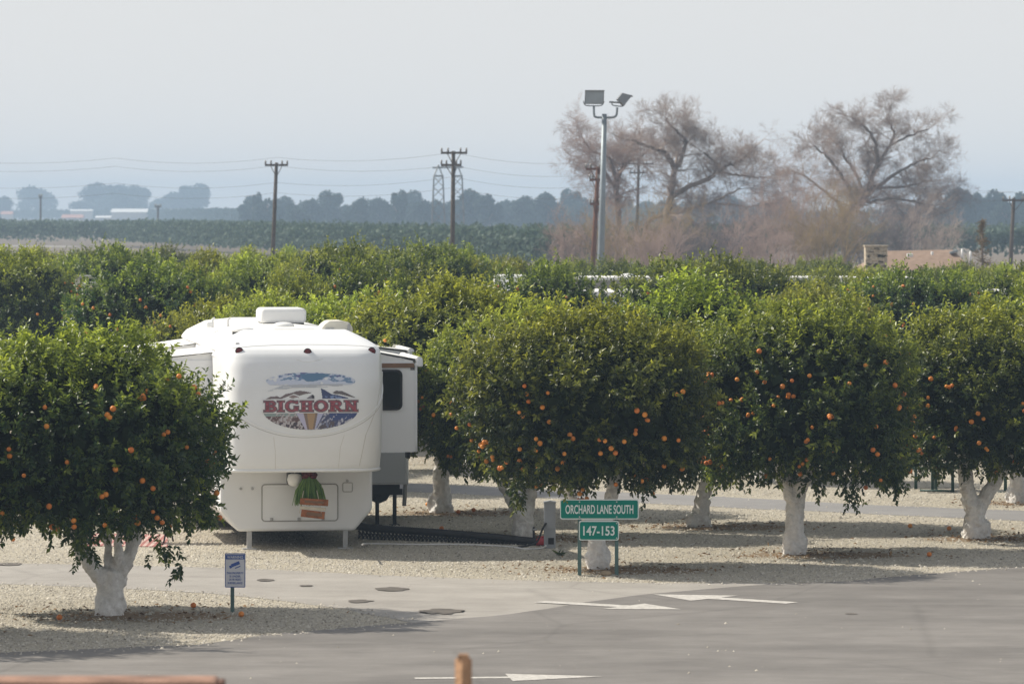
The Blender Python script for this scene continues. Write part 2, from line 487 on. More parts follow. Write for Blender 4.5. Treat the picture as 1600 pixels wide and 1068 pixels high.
def crown_frame(seed, rx, ry, zb, zt, prof=PROF, bump=0.09):
    """random points on the crown's shell with outward normals"""
    rs = np.random.RandomState(seed)
    ms = rs.randint(1, 6, 10); ns = rs.randint(1, 5, 10); ph = rs.uniform(0, 6.28, (10, 2)); am = rs.uniform(0.3, 1, 10) * bump / 2.2
    ncl = 110
    def shell(n, rs2):
        seg = np.diff(prof, axis=0)
        R_ = (rx + ry) / 2; Hh = zt - zb
        L = np.hypot(seg[:, 0] * R_, seg[:, 1] * Hh); mid = (prof[:-1, 0] + prof[1:, 0]) / 2
        wgt = L * (mid + 0.05); wgt[0] *= 0.3; wgt[1] *= 0.5; wgt /= wgt.sum()
        k = rs2.choice(len(seg), n, p=wgt); u = rs2.rand(n)
        r = prof[k, 0] + seg[k, 0] * u; t = prof[k, 1] + seg[k, 1] * u
        th = rs2.uniform(0, 2 * np.pi, n)
        b = 1 + sum(am[i] * np.cos(ms[i] * th + ph[i, 0]) * np.cos(ns[i] * np.pi * t + ph[i, 1]) for i in range(10))
        sq = (np.abs(np.cos(th)) ** 2.6 + np.abs(np.sin(th)) ** 2.6) ** (-1 / 2.6)
        p = np.stack([r * sq * b * np.cos(th) * rx, r * sq * b * np.sin(th) * ry, zb + t * Hh * (0.5 + 0.5 * b)], 1)
        tz = -seg[k, 0] * R_; tr = seg[k, 1] * Hh
        nn = np.hypot(tz, tr) + 1e-9
        nr, nz = tr / nn, tz / nn
        nrm = np.stack([nr * np.cos(th), nr * np.sin(th), nz], 1)
        return p, nrm, t
    cp, cn, ct = shell(ncl, rs)
    ch = rs.uniform(0.0, 0.42, ncl); cr = rs.uniform(0.24, 0.50, ncl)
    def lift(p):
        d2 = ((p[:, None, :] - cp[None]) ** 2).sum(-1)
        return (ch[None] * np.clip(1 - d2 / cr[None] ** 2, 0, 1)).max(1)
    return rs, shell, lift

def leaves_from(base, axis, up, length, width, curl=0.25):
    """rhombic folded leaves: arrays of base points, leaf axes, face normals"""
    axis = unit(axis); side = unit(np.cross(axis, up)); nrm = np.cross(side, axis)
    L = length[:, None]; W = width[:, None]
    m = base + axis * L * 0.48
    a = base; b = m + side * W * 0.5 + nrm * W * curl; c = base + axis * L - nrm * L * 0.10; d = m - side * W * 0.5 + nrm * W * curl
    return np.stack([a, b, c, d], 1)

def orange_crown(name, seed, rx, ry, zb, zt, n_spray=2000, per=11, leaf=0.105, prof=PROF, bump=0.09, yellow=0.0, lm=None, skirts=()):
    rs, shell, lift = crown_frame(seed, rx, ry, zb, zt, prof, bump)
    p, nrm, t = shell(int(n_spray * 1.5), rs)
    lf = lift(p)
    keep = rs.rand(len(p)) < 0.42 + 2.2 * lf
    p, nrm, t, lf = p[keep], nrm[keep], t[keep], lf[keep]; n_spray = len(p)
    inw = rs.rand(n_spray) ** 2.2 * 0.42
    p = p + nrm * (lf - 0.12 - inw)[:, None]
    p[:, 2] = np.maximum(p[:, 2], zb - 0.05)
    # hanging sprigs under the skirt and at given spots
    nh = n_spray // 22
    hp, hn, ht = shell(nh * 8, rs)
    sel = np.where(ht < 0.12)[0][:nh]
    hp = hp[sel] + np.array([0, 0, -1]) * (rs.rand(len(sel), 1) * 0.08)
    for (sx, sz, cnt) in skirts:
        q = np.stack([sx + rs.normal(0, 0.06, cnt), -ry * 0.6 + rs.normal(0, 0.12, cnt), sz + rs.uniform(-0.12, 0.22, cnt)], 1)
        hp = np.concatenate([hp, q])
    hn2 = np.tile(np.array([[0, 0, -0.8]]), (len(hp), 1)) + rs.normal(0, .3, (len(hp), 3))
    p = np.concatenate([p, hp]); nrm = np.concatenate([nrm, unit(hn2)]); t = np.concatenate([t, np.zeros(len(hp))]); inw = np.concatenate([inw, np.zeros(len(hp))])
    lf = np.concatenate([lf, np.zeros(len(hp))])
    n = len(p)
    sdir = unit(nrm * 0.8 + rs.normal(0, 0.45, (n, 3)) + np.stack([np.zeros(n), np.zeros(n), 0.55 * (t > 0.3) - 0.5 * (t < 0.1)], 1))
    slen = rs.uniform(0.12, 0.30, n) * (1 + 0.75 * (t > 0.6) * (rs.rand(n) < 0.22))
    flush_lit = np.clip(0.07 + yellow + 0.42 * (rs.rand(n) < 0.22 + 0.5 * np.clip(t - 0.45, 0, 1)) * rs.rand(n) + 0.55 * np.clip(t - 0.58, 0, .4) + 0.6 * np.clip(lf - 0.12, 0, .3) * (t > .45), 0, 1)  # yellow new growth, plus sunlight on crown tops and lumps put into the tint
    k = np.repeat(np.arange(n), per)
    u = np.tile(np.linspace(0.0, 1.0, per), n) + rs.uniform(-0.05, 0.05, n * per)
    base = p[k] + sdir[k] * (slen[k] * u)[:, None]
    rnd = unit(rs.normal(0, 1, (n * per, 3)))
    ax = unit(rnd - sdir[k] * (rnd * sdir[k]).sum(1, keepdims=True)) * 0.85 + sdir[k] * (0.35 + 0.6 * u)[:, None] + np.array([0, 0, -0.18])
    up = unit(nrm[k] * 0.5 + np.array([0, 0, 0.65]) + rs.normal(0, 0.45, (n * per, 3)))
    ln = leaf * rs.uniform(0.65, 1.25, n * per); wd = ln * rs.uniform(0.42, 0.56, n * per)
    L = leaves_from(base, ax, up, ln, wd)
    tint = np.clip(flush_lit[k] * (0.45 + 0.75 * u) + rs.normal(0, 0.07, n * per), 0, 1)
    NL = len(L)
    V1 = L.reshape(-1, 3)
    i0 = np.arange(NL)[:, None] * 4
    F1 = np.concatenate([i0 + np.array([[0, 1, 2]]), i0 + np.array([[0, 2, 3]])], 0)
    t1 = np.repeat(tint, 4)
    # added big filler leaves block light; inner shade is put into their colour
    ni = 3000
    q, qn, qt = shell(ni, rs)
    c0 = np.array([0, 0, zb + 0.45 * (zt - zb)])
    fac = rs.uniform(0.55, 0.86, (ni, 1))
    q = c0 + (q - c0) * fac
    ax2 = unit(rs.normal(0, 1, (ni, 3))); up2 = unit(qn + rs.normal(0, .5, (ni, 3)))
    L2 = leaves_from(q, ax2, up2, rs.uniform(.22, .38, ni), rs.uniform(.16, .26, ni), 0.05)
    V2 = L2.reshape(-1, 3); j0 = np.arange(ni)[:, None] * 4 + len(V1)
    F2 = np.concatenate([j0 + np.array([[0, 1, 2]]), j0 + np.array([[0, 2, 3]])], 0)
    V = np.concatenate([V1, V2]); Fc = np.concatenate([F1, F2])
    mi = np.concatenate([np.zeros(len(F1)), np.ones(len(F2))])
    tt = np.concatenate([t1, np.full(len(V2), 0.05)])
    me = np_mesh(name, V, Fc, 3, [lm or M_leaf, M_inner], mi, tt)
    def spots(nn, sd, lo=0.0, hi=0.72):
        r2 = np.random.RandomState(sd)
        p, nr, t = shell(nn * 4, r2)
        ok = np.where((t > lo) & (t < hi))[0][:nn]
        l2 = lift(p[ok])
        return p[ok] + nr[ok] * (l2 + r2.uniform(-0.08, 0.08, len(ok)))[:, None]
    return me, spots

# whitewashed trunks
M_trunk = mat('whitewashed_bark', (0.83, 0.81, 0.78), 0.9, 0.15, 0.12, 12, bump=1.0, bscale=22, dirt=((0.34, 0.29, 0.24), 0.8))
def trunk_mesh(name, limbs, seed):
    mb = MB(); rg = random.Random(seed)
    for pts in limbs:
        P = [(p[0], p[1], p[2]) for p in pts]; Rr = [p[3] for p in pts]
        mb.tube(P, Rr, 12)
    # root flare and knots
    x0, y0, z0, r0 = limbs[0][0]
    for k in range(7):
        a = rg.uniform(0, 6.28)
        mb.ball((x0 + math.cos(a) * r0 * .72, y0 + math.sin(a) * r0 * .72, rg.uniform(0, .18)), r0 * rg.uniform(.35, .5), (1, 1, 1.8))
    for pts in limbs:
        for p in pts[1:]:
            if rg.random() < .5:
                a = rg.uniform(0, 6.28)
                mb.ball((p[0] + math.cos(a) * p[3] * .7, p[1] + math.sin(a) * p[3] * .7, p[2]), p[3] * .5)
    me = mb.mesh(name, M_trunk)
    tx = bpy.data.textures.new('bark_lumps', 'CLOUDS'); tx.noise_scale = 0.11; tx.noise_depth = 3
    out = evaluated_mesh(me, [('REMESH', dict(mode='VOXEL', voxel_size=0.028, use_smooth_shade=True)), ('SMOOTH', dict(iterations=3, factor=0.6)),
                              ('DISPLACE', dict(texture=tx, strength=0.085, mid_level=0.5))], name)
    out.materials.clear(); out.materials.append(M_trunk)
    return out
def px_limbs(base_px, s, limbs, seed):
    rg = random.Random(seed); out = []
    for li, l in enumerate(limbs):
        y0 = 0.0; dy = rg.uniform(-0.12, 0.12) if li else 0.0
        out.append([((x - base_px[0]) / s, dy * i, (base_px[1] - y) / s, r / s) for i, (x, y, r) in enumerate(l)])
    return out

# oranges
def orange_material():
    m, n, l, b = nt('orange_peel')
    oi = n.new('ShaderNodeObjectInfo'); cr = n.new('ShaderNodeValToRGB')
    cr.color_ramp.elements[0].color = (0.58, 0.15, 0.018, 1); cr.color_ramp.elements[1].color = (0.72, 0.27, 0.035, 1)
    l.new(oi.outputs['Random'], cr.inputs[0]); l.new(cr.outputs[0], b.inputs['Base Color'])
    b.inputs['Roughness'].default_value = 0.45
    tc = n.new('ShaderNodeTexCoord'); nz = n.new('ShaderNodeTexNoise'); nz.inputs['Scale'].default_value = 260
    l.new(tc.outputs['Object'], nz.inputs['Vector'])
    bp = n.new('ShaderNodeBump'); bp.inputs['Strength'].default_value = 0.15; bp.inputs['Distance'].default_value = 0.002
    l.new(nz.outputs['Fac'], bp.inputs['Height']); l.new(bp.outputs[0], b.inputs['Normal'])
    return m
M_orange = orange_material()
ORANGE = MB().ball((0, 0, 0), 0.037, (1, 1, .95), 2).mesh('orange', M_orange)

def orange_tree(loc, trunk_me, crown_me, spots, n_or, label, group, seed, rz=0.0, sc=1.0, hi=0.72, crown_off=(0, 0, 0), xy=None):
    t = thing('orange_tree', label, 'orange tree', loc, 0.0, group)
    tr = link(bpy.data.objects.new('trunk', trunk_me), t)
    cr = link(bpy.data.objects.new('crown', crown_me), t)
    if xy is None: xy = sc
    cr.location = crown_off; cr.rotation_euler = (0, 0, rz); cr.scale = (xy, xy, sc)
    if n_or:
        rg = random.Random(seed); cnt = 0
        for q in spots(int(n_or * 2.6), seed, 0.0, hi):
            w_ = Matrix.Rotation(rz, 3, 'Z') @ Vector(q)
            if w_.y > 0.25 or cnt > 86: continue
            o = link(bpy.data.objects.new('orange', ORANGE), cr)
            o.location = q; cnt += 1
            s_ = rg.uniform(.75, 1.15); o.scale = (s_, s_, s_)
            o.rotation_euler = (rg.uniform(0, 3), rg.uniform(0, 3), 0)
            if rg.random() < 0.18 and cnt < 98:
                cnt += 1
                o2 = link(bpy.data.objects.new('orange', ORANGE), cr)
                o2.location = Vector(q) + Vector((rg.uniform(-.09, .09), rg.uniform(-.05, .05), rg.uniform(-.08, .02))); o2.scale = (s_ * .95,) * 3
    return t

def sc_of(b): return F / b.y
rowlab = 'orange trees with whitewashed trunks by the paving'
# tree beside the warning sign (large, in front)
s = sc_of(T1)
l1 = px_limbs((170, 960), s, [[(170, 966, 25), (170, 935, 21), (175, 908, 20), (180, 890, 18)],
      [(168, 918, 14), (148, 890, 13), (130, 862, 11), (121, 832, 10), (106, 790, 9), (90, 740, 8)],
      [(174, 905, 10), (168, 862, 7), (162, 815, 7), (156, 760, 6)],
      [(184, 908, 14), (200, 872, 11), (211, 838, 10), (219, 795, 10), (240, 745, 8)],
      [(181, 895, 9), (186, 850, 7), (190, 805, 6)]], 1)
PROF1 = np.array([(0.0, 0.0), (0.45, 0.0), (0.82, 0.01), (0.84, 0.08), (0.88, 0.2), (0.94, 0.36), (1.0, 0.52), (0.95, 0.66), (0.76, 0.78), (0.56, 0.87), (0.36, 0.95), (0.2, 0.99), (0.0, 1.0)])
c1, sp1 = orange_crown('crown', 11, 2.0, 1.92, 1.30, 3.56, 2900, 17, 0.082, PROF1, bump=0.07, skirts=((-1.0, 1.15, 6), (0.30, 1.0, 12), (1.30, .95, 8), (1.60, 0.78, 5), (2.0, 2.05, 10)))
PROF_SQ = np.array([(0.0, 0.0), (0.5, 0.0), (0.84, 0.01), (0.93, 0.08), (0.98, 0.2), (1.0, 0.4), (1.0, 0.55), (0.98, 0.68), (0.90, 0.80), (0.74, 0.90), (0.48, 0.97), (0.2, 0.995), (0.0, 1.0)])
orange_tree(T1, trunk_mesh('trunk', l1, 1), c1, sp1, 92, 'large orange tree beside the blue and white warning sign, its trunk forked low', rowlab, 1, 0, 1, 0.78, (-0.52, 0, 0))
# tree behind the green lane sign
s = sc_of(T3)
l3 = px_limbs((935, 888), s, [[(935, 892, 19), (934, 862, 16), (930, 838, 14), (932, 815, 13)], [(930, 835, 9), (918, 812, 8), (902, 790, 7), (880, 750, 7)], [(936, 830, 12), (948, 800, 11), (958, 765, 10), (965, 720, 8)]], 3)
PROF3 = np.array([(0.0, 0.0), (0.45, 0.0), (0.78, 0.01), (0.83, 0.08), (0.88, 0.2), (0.95, 0.38), (1.0, 0.55), (0.98, 0.68), (0.90, 0.80), (0.72, 0.90), (0.45, 0.97), (0.2, 0.995), (0.0, 1.0)])
c3, sp3 = orange_crown('crown', 33, 1.72, 1.75, 1.46, 3.50, 2800, 17, 0.082, PROF3, 0.08, 0.0, skirts=((-1.0, 1.2, 12), (0.85, 1.3, 8)))
orange_tree(T3, trunk_mesh('trunk', l3, 3), c3, sp3, 84, 'orange tree standing right behind the green lane sign', rowlab, 3, 0, 1, 0.66, (-0.2, 0, 0))
s = sc_of(T4)
l4 = px_limbs((1240, 865), s, [[(1240, 869, 20), (1240, 835, 16), (1243, 795, 14), (1240, 772, 15)], [(1237, 778, 12), (1226, 748, 12), (1215, 710, 10), (1200, 670, 7)], [(1245, 780, 12), (1256, 748, 12), (1268, 710, 10), (1290, 660, 7)]], 4)
c4, sp4 = orange_crown('crown', 44, 1.62, 1.72, 1.32, 3.62, 2600, 17, 0.082, PROF_SQ, 0.09, skirts=((-1.4, 1.2, 10), (0.2, 1.15, 10), (0.7, 1.1, 10), (1.4, 1.2, 12)))
orange_tree(T4, trunk_mesh('trunk', l4, 4), c4, sp4, 96, 'orange tree full of fruit, its straight white trunk right of the sign', rowlab, 4, 0, 1, 0.78, (0.12, 0, 0))
s = sc_of(T5)
l5 = px_limbs((1525, 840), s, [[(1525, 845, 20), (1522, 815, 17), (1524, 790, 15)], [(1520, 800, 13), (1512, 765, 12), (1508, 735, 11), (1500, 690, 8)], [(1530, 795, 12), (1545, 770, 11), (1560, 748, 10), (1578, 722, 9), (1600, 690, 7)]], 5)
c5, sp5 = orange_crown('crown', 55, 1.6, 1.7, 1.26, 3.42, 2500, 17, 0.082, PROF_SQ, 0.09)
orange_tree(T5, trunk_mesh('trunk', l5, 5), c5, sp5, 90, 'orange tree whose white trunk forks in a wide Y, by the road bend', rowlab, 5, 0, 1, 0.78, (0.22, 0, 0))
# shared crowns and trunks for the rest
VAR = []
for k, (rx, ry, zb, zt, pr, ye) in enumerate([(1.72, 1.75, 1.25, 3.8, PROF, 0.0), (1.65, 1.7, 1.25, 3.85, PROF, -0.04), (1.8, 1.75, 1.3, 3.75, PROF3, 0.12), (1.65, 1.8, 1.2, 3.9, PROF, -0.16), (1.6, 1.7, 1.2, 3.8, PROF3, 0.06)]):
    VAR.append(orange_crown('crown', 100 + k, rx, ry, zb, zt, 1900, 14, 0.095, pr, 0.12, ye))
TRV = []
for k in range(3):
    rg = random.Random(70 + k)
    lim = [[(0, 0, -.04, .2), (0.01, 0, .3, .16), (rg.uniform(-.05, .05), 0, .62, .14), (rg.uniform(-.08, .08), 0, .85, .13)]]
    for q in range(3):
        a = q * 2.1 + rg.uniform(-.4, .4)
        lim.append([(0, 0, .75, .11), (math.cos(a) * .2, math.sin(a) * .2, 1.05, .1), (math.cos(a) * .42, math.sin(a) * .42, 1.45, .08), (math.cos(a) * .7, math.sin(a) * .7, 2.0, .05)])
    TRV.append(trunk_mesh('trunk', lim, 80 + k))
s = sc_of(T817)
l8 = px_limbs((817, 840), s, [[(817, 845, 17), (819, 822, 16), (815, 798, 16)], [(813, 803, 13), (801, 778, 12), (786, 754, 9), (768, 720, 8)], [(820, 802, 13), (827, 775, 12), (832, 735, 10)]], 8)
orange_tree(T817, trunk_mesh('trunk', l8, 8), VAR[2][0], VAR[2][1], 20, 'orange tree leaning left beside the grey utility pedestal', rowlab, 8, 1.1, 0.93, 0.5, (-0.1, 0.35, 0), 0.84)
s = sc_of(T690)
l6 = px_limbs((690, 800), s, [[(690, 804, 20), (690, 785, 16), (689, 750, 13), (691, 715, 12), (694, 680, 11)]], 9)
orange_tree(T690, trunk_mesh('trunk', l6, 9), VAR[2][0], VAR[2][1], 14, 'orange tree beside the trailer slide-out with a short knobbly trunk', rowlab, 9, 2.2, 1.0, 0.7, (0.05, 0, 0))
s = sc_of(T1090)
l7 = px_limbs((1090, 822), s, [[(1090, 826, 19), (1094, 802, 14), (1100, 772, 12), (1108, 740, 12), (1112, 700, 10)]], 10)
orange_tree(T1090, trunk_mesh('trunk', l7, 10), VAR[0][0], VAR[0][1], 40, 'orange tree half hidden between the sign tree and the straight trunked tree', rowlab, 10, 4.0, 1.0, 0.6)
orange_tree(T1590, TRV[1], VAR[1][0], VAR[1][1], 30, 'orange tree partly cut off, behind the wide Y trunk', rowlab, 12, 0.6, 0.95, 0.7)
orange_tree(T0, TRV[0], VAR[3][0], VAR[3][1], 0, 'orange tree outside the view whose shadow lies on the gravel', rowlab, 13, 0.6, 1.0)
orange_tree(T6, TRV[2], VAR[0][0], VAR[0][1], 20, 'orange tree at the road bend, only a little of its crown in view', rowlab, 14, 1.6, 1.0)

# the grove behind: (pixel column, distance, top row) for each tree
grove = [
 # just behind the trailer
 (345, 97, 455, 2, .95), (425, 93, 444, 2, .9), (520, 91, 450, 2, .95), (606, 98, 448, 0, .9), (738, 100, 440, 2, .8),
 # next
 (228, 106, 402, 3, 1.0), (300, 114, 405, 0, .85), (36, 124, 384, 0, 1.0), (652, 109, 414, 3, 1.0), (556, 108, 404, 3, .95), (470, 106, 420, 0, .85),
 (842, 110, 404, 3, .95), (1062, 107, 402, 3, .95), (1142, 109, 394, 3, .95), (1275, 106, 432, 2, .95), (1345, 112, 424, 0, .9), (1432, 110, 412, 3, 1.05), (1498, 114, 420, 0, .7), (1640, 106, 402, 3, 1.0), (1195, 94, 458, 2, .9),
 (385, 120, 396, 0, .9),
 # third line
 (188, 136, 378, 3, 1.0), (330, 140, 388, 0, .9), (420, 137, 382, 4, .9), (497, 136, 386, 2, .9), (546, 124, 374, 3, .85), (612, 140, 392, 0, .9), (676, 134, 376, 3, 1.0), (752, 140, 392, 4, .9), (1110, 142, 400, 4, .9), (1215, 146, 414, 3, .9), (1300, 142, 416, 0, .9), (1400, 143, 418, 2, .9), (1480, 141, 416, 3, .9), (1575, 132, 412, 0, .8), (-30, 142, 384, 0, 1.0), (100, 146, 392, 4, .8), (62, 158, 385, 0, 1.0), (140, 166, 386, 3, 1.0), (20, 170, 385, 4, 1.0),
]
rg = random.Random(5)
x = -240
while x < 1860:
    if not (60 < x < 130): grove.append((x, rg.uniform(164, 176), rg.uniform(382, 398) if x < 780 else rg.uniform(398, 410) + (8 if x > 1330 else 0), rg.choice([0, 1, 3, 3, 4]), rg.uniform(.8, 1)))
    x += rg.uniform(62, 76)
x = -210
while x < 1860:
    grove.append((x, rg.uniform(188, 205), rg.uniform(380, 391) if x < 760 else rg.uniform(399, 408) + (8 if x > 1330 else 0), rg.choice([0, 1, 3, 4]), rg.uniform(.8, 1)))
    x += rg.uniform(60, 72)
glab = {0: 'leafy green orange tree of the grove behind the trailer, its trunk hidden', 1: 'orange tree deep in the grove behind the trailer, rounded green crown', 2: 'yellowish green orange tree in the grove behind the trailer', 3: 'dark green orange tree rising out of the grove behind the trailer', 4: 'pale green orange tree deep in the grove behind the trailer'}
for k, (px, d, ty, v, wxy) in enumerate(grove):
    zt = H - (ty - YH) * d / F
    sc = zt / 4.32
    loc = Vector(((px - 800) * d / F, d, 0))
    orange_tree(loc, TRV[k % 3], VAR[v][0], VAR[v][1], 22 if d < 130 else 0, glab[v], 'orange trees of the grove behind the trailer, shade %s' % ['middle green', 'rounded', 'yellowish', 'dark', 'pale'][v], 200 + k, rg.uniform(0, 6.28), sc, 0.9, (0, 0, 0), sc * wxy * .92)

# fallen oranges
for k, (px, py, lab) in enumerate([(377, 964, 'fallen orange on the gravel just beside the warning sign post'), (302, 950, 'brownish fallen orange between the forked trunk and the warning sign'), (93, 969, 'shrivelled brown orange on the soil in front of the forked trunk'),
        (1422, 825, 'fallen orange on the sunlit gravel before the Y trunk, the paler one'), (1483, 829, 'fallen orange on the shaded gravel closest to the Y trunk'), (1452, 870, 'fallen orange alone on the gravel near the road edge'),
        (668, 791, 'fallen orange by the knobbly trunk next to the slide-out'), (716, 803, 'yellow fallen orange on the soil beside the knobbly trunk'), (740, 800, 'small fallen orange on the brown soil between two white trunks'), (690, 829, 'fallen orange lying against the black hose'),
        (1145, 742, 'fallen orange beyond the grey lane, in a loose line with another'), (1180, 745, 'fallen orange beyond the grey lane, beside a fruit laden crown'), (20, 846, 'fallen orange by the driveway, close to the red mat')]):
    o = link(bpy.data.objects.new('fallen_orange', ORANGE)); p = gnd(px, py); o.location = (p.x, p.y, 0.045); o.scale = (1.1,) * 3
    tag(o, lab, 'orange', 'fallen oranges')

# ------------------------------------------------------------------ the fifth-wheel trailer
def gel(name, col, rough=0.35, dirt=True):
    return mat(name, col, rough, 0.5, 0.015, 2.0, dirt=((0.62, 0.60, 0.57), 0.2) if dirt else None)
M_gel = gel('white_gelcoat', (0.82, 0.835, 0.855), 0.3)
M_gel2 = gel('white_wall_skin', (0.80, 0.81, 0.825), 0.4)
M_grey = gel('pale_grey_panel', (0.52, 0.54, 0.57), 0.45)
M_roofw = mat('white_roof_membrane', (0.80, 0.795, 0.78), 0.6, 0.3, 0.03, 3, dirt=((0.6, 0.57, 0.5), 0.3))
M_plas = mat('white_plastic', (0.80, 0.80, 0.795), 0.45, 0.4, 0.02, 4)
M_cream = mat('cream_plastic', (0.72, 0.69, 0.60), 0.5, 0.4, 0.03, 4)
M_rubber_gap = mat('dark_rubber_and_gap', (0.03, 0.03, 0.032), 0.7, 0.3, 0.2, 8)
M_glass = mat('dark_tinted_glass', (0.012, 0.013, 0.016), 0.08, 0.6, 0.1, 2)
M_black = mat('black_steel', (0.018, 0.018, 0.02), 0.55, 0.4, 0.2, 6)
M_alu = mat('dull_aluminium', (0.42, 0.42, 0.42), 0.45, 0.5, 0.1, 9, metal=0.3)
M_seam = mat('grey_sealant', (0.36, 0.355, 0.34), 0.7, 0.2, 0.1, 12)
M_red = mat('red_lens', (0.13, 0.012, 0.016), 0.25, 0.5, 0.1, 5)
M_fabric = mat('white_awning_vinyl', (0.82, 0.82, 0.81), 0.6, 0.3, 0.02, 5)
M_brown = mat('brown_trim', (0.22, 0.13, 0.08), 0.6, 0.3, 0.15, 8)
M_tyre = mat('tyre_rubber', (0.025, 0.025, 0.026), 0.85, 0.2, 0.2, 9)

TR_TILT = R(7.8)
TD = H * F / (858 - YH)
TRL = thing('travel_trailer', 'white fifth wheel trailer with mountain emblem on its nose, parked among the orange trees', 'trailer', ((463 - 800) * TD / F, TD, 0), TR_TILT)
TM = Matrix.Translation(TRL.location) @ Matrix.Rotation(TR_TILT, 4, 'Z')
LEN = 8.7
body_prof = [(-0.92, .29), (0.92, .29), (1.2, .62), (1.2, 3.10), (-1.2, 3.10), (-1.2, .62)]
body = MB().prism(body_prof, 0.0, LEN, 'xz', 0.045).build('body', M_gel2, TRL)
for f in body.data.polygons: f.use_smooth = False
roof_prof = [(-1.215, 3.09), (1.215, 3.09), (1.215, 3.14), (1.13, 3.24), (0.80, 3.40), (0.3, 3.45), (-0.3, 3.45), (-0.80, 3.40), (-1.13, 3.24), (-1.215, 3.14)]
roof = MB().prism(roof_prof, 0.35, LEN + .02, 'xz', 0.02).build('roof', M_roofw, TRL)

# nose cap: front surface y(x, z)
ZP = np.array([1.30, 1.36, 1.6, 1.9, 2.3, 2.65, 2.95, 3.10, 3.17, 3.205, 3.24, 3.30, 3.37, 3.42, 3.44])
YP = np.array([-1.36, -1.42, -1.50, -1.565, -1.60, -1.58, -1.50, -1.42, -1.34, -1.24, -1.08, -.78, -.36, 0.06, 0.34])
WP = np.array([1.225, 1.235, 1.25, 1.26, 1.265, 1.265, 1.26, 1.25, 1.235, 1.21, 1.17, 1.08, .95, .85, .80])
def cap_y(x, z):
    yf = np.interp(z, ZP, YP); ww = np.interp(z, ZP, WP)
    a = np.clip(np.abs(x) / ww, 0, 1)
    return 0.35 + (yf - 0.35) * (1 - a ** 9.0) ** (1 / 6.0)
def make_cap():
    zs = []
    for a, b in zip(ZP, ZP[1:]):
        k = 4 if b < 3.1 else 3
        zs += list(np.linspace(a, b, k, endpoint=False))
    zs.append(ZP[-1]); zs = np.array(zs)
    n = 56
    th = np.linspace(-1, 1, n)
    xs = np.sign(th) * (1 - (1 - np.abs(th)) ** 2.6)       # denser at the corners
    V = []; Fq = []
    for z in zs:
        ww = np.interp(z, ZP, WP)
        for x in xs: V.append((x * ww, float(cap_y(x * ww, z)), z))
    for i in range(len(zs) - 1):
        for j in range(n - 1):
            Fq.append((i * n + j, i * n + j + 1, (i + 1) * n + j + 1, (i + 1) * n + j))
    me = np_mesh('nose_cap', np.array(V), np.array(Fq), 4, [M_gel], smooth=True)
    return link(bpy.data.objects.new('nose_cap', me), TRL)
cap = make_cap()
def cpx(px, py, zo=101.9):
    return (px - 480) / zo, H - (py - YH) / zo
def cap_tube(pts, r, off=0.0, n=6):
    P = []
    for (px, py) in pts:
        x, z = cpx(px, py); P.append((x, float(cap_y(x, z)) + off, z))
    return P
# underside and lip
us = [(x, float(cap_y(x, 1.30))) for x in np.linspace(-1.17, 1.17, 25)] + [(1.17, 0.05), (-1.17, 0.05)]
MB().prism(us, 1.285, 1.33, 'xy').build('cap_underside', M_gel2, TRL)
MB().tube([(x, float(cap_y(x, 1.315)) - .004, 1.315) for x in np.linspace(-1.19, 1.19, 60)], .03, 8).build('cap_lip', M_gel, TRL)
# moulded lines of the cap; grey tubes put their shade into the colour
def arc(pts, r, m, name):
    ps = []
    for a, b in zip(pts, pts[1:]):
        for i in range(8):
            u = i / 8; ps.append((a[0] + (b[0] - a[0]) * u, a[1] + (b[1] - a[1]) * u))
    ps.append(pts[-1])
    o = MB().tube(cap_tube(ps, r, 0.5 * r), r, 6).build(name, m, cap)
    return o
ring = [(480 + 128 * math.cos(R(a)), 598 + 82 * math.sin(R(a))) for a in range(-10, 172, 6)]
arc(ring, .013, M_gel, 'moulded_rim')
M_crease = gel('cap_crease_shade', (0.62, 0.61, 0.59), 0.5, False)
arc([(480 + 131.5 * math.cos(R(a)), 600 + 84 * math.sin(R(a))) for a in range(-8, 146, 6)], .006, gel('groove_shadow_line', (0.52, 0.51, 0.50), .6, False), 'groove_shade')
arc([(600, 598), (592, 640), (575, 680), (565, 735)], .007, M_crease, 'crease_shade')
arc([(533, 735), (535, 700), (541, 680)], .005, M_crease, 'crease_shade')
arc([(434, 735), (433, 705), (430, 683)], .005, M_crease, 'crease_shade')
arc([(466, 562), (476, 565), (486, 566), (498, 564), (508, 561)], .005, M_crease, 'crease_shade')
# seam between roof membrane and cap
arc([(368, 545), (400, 542), (440, 540.5), (485, 540), (530, 540.5), (570, 542), (596, 545)], .006, M_seam, 'seam')
for (px, py) in [(378, 549), (485, 551), (587, 550)]:
    x, z = cpx(px, py); y = float(cap_y(x, z))
    mk = MB().ball((x, y, z), .052, (1, .45, 1), 3).build('marker_light', M_red, TRL)
    MB().tube([(x, y - .006, z), (x, y + .02, z)], .062, 20).build('bezel', M_black, mk)

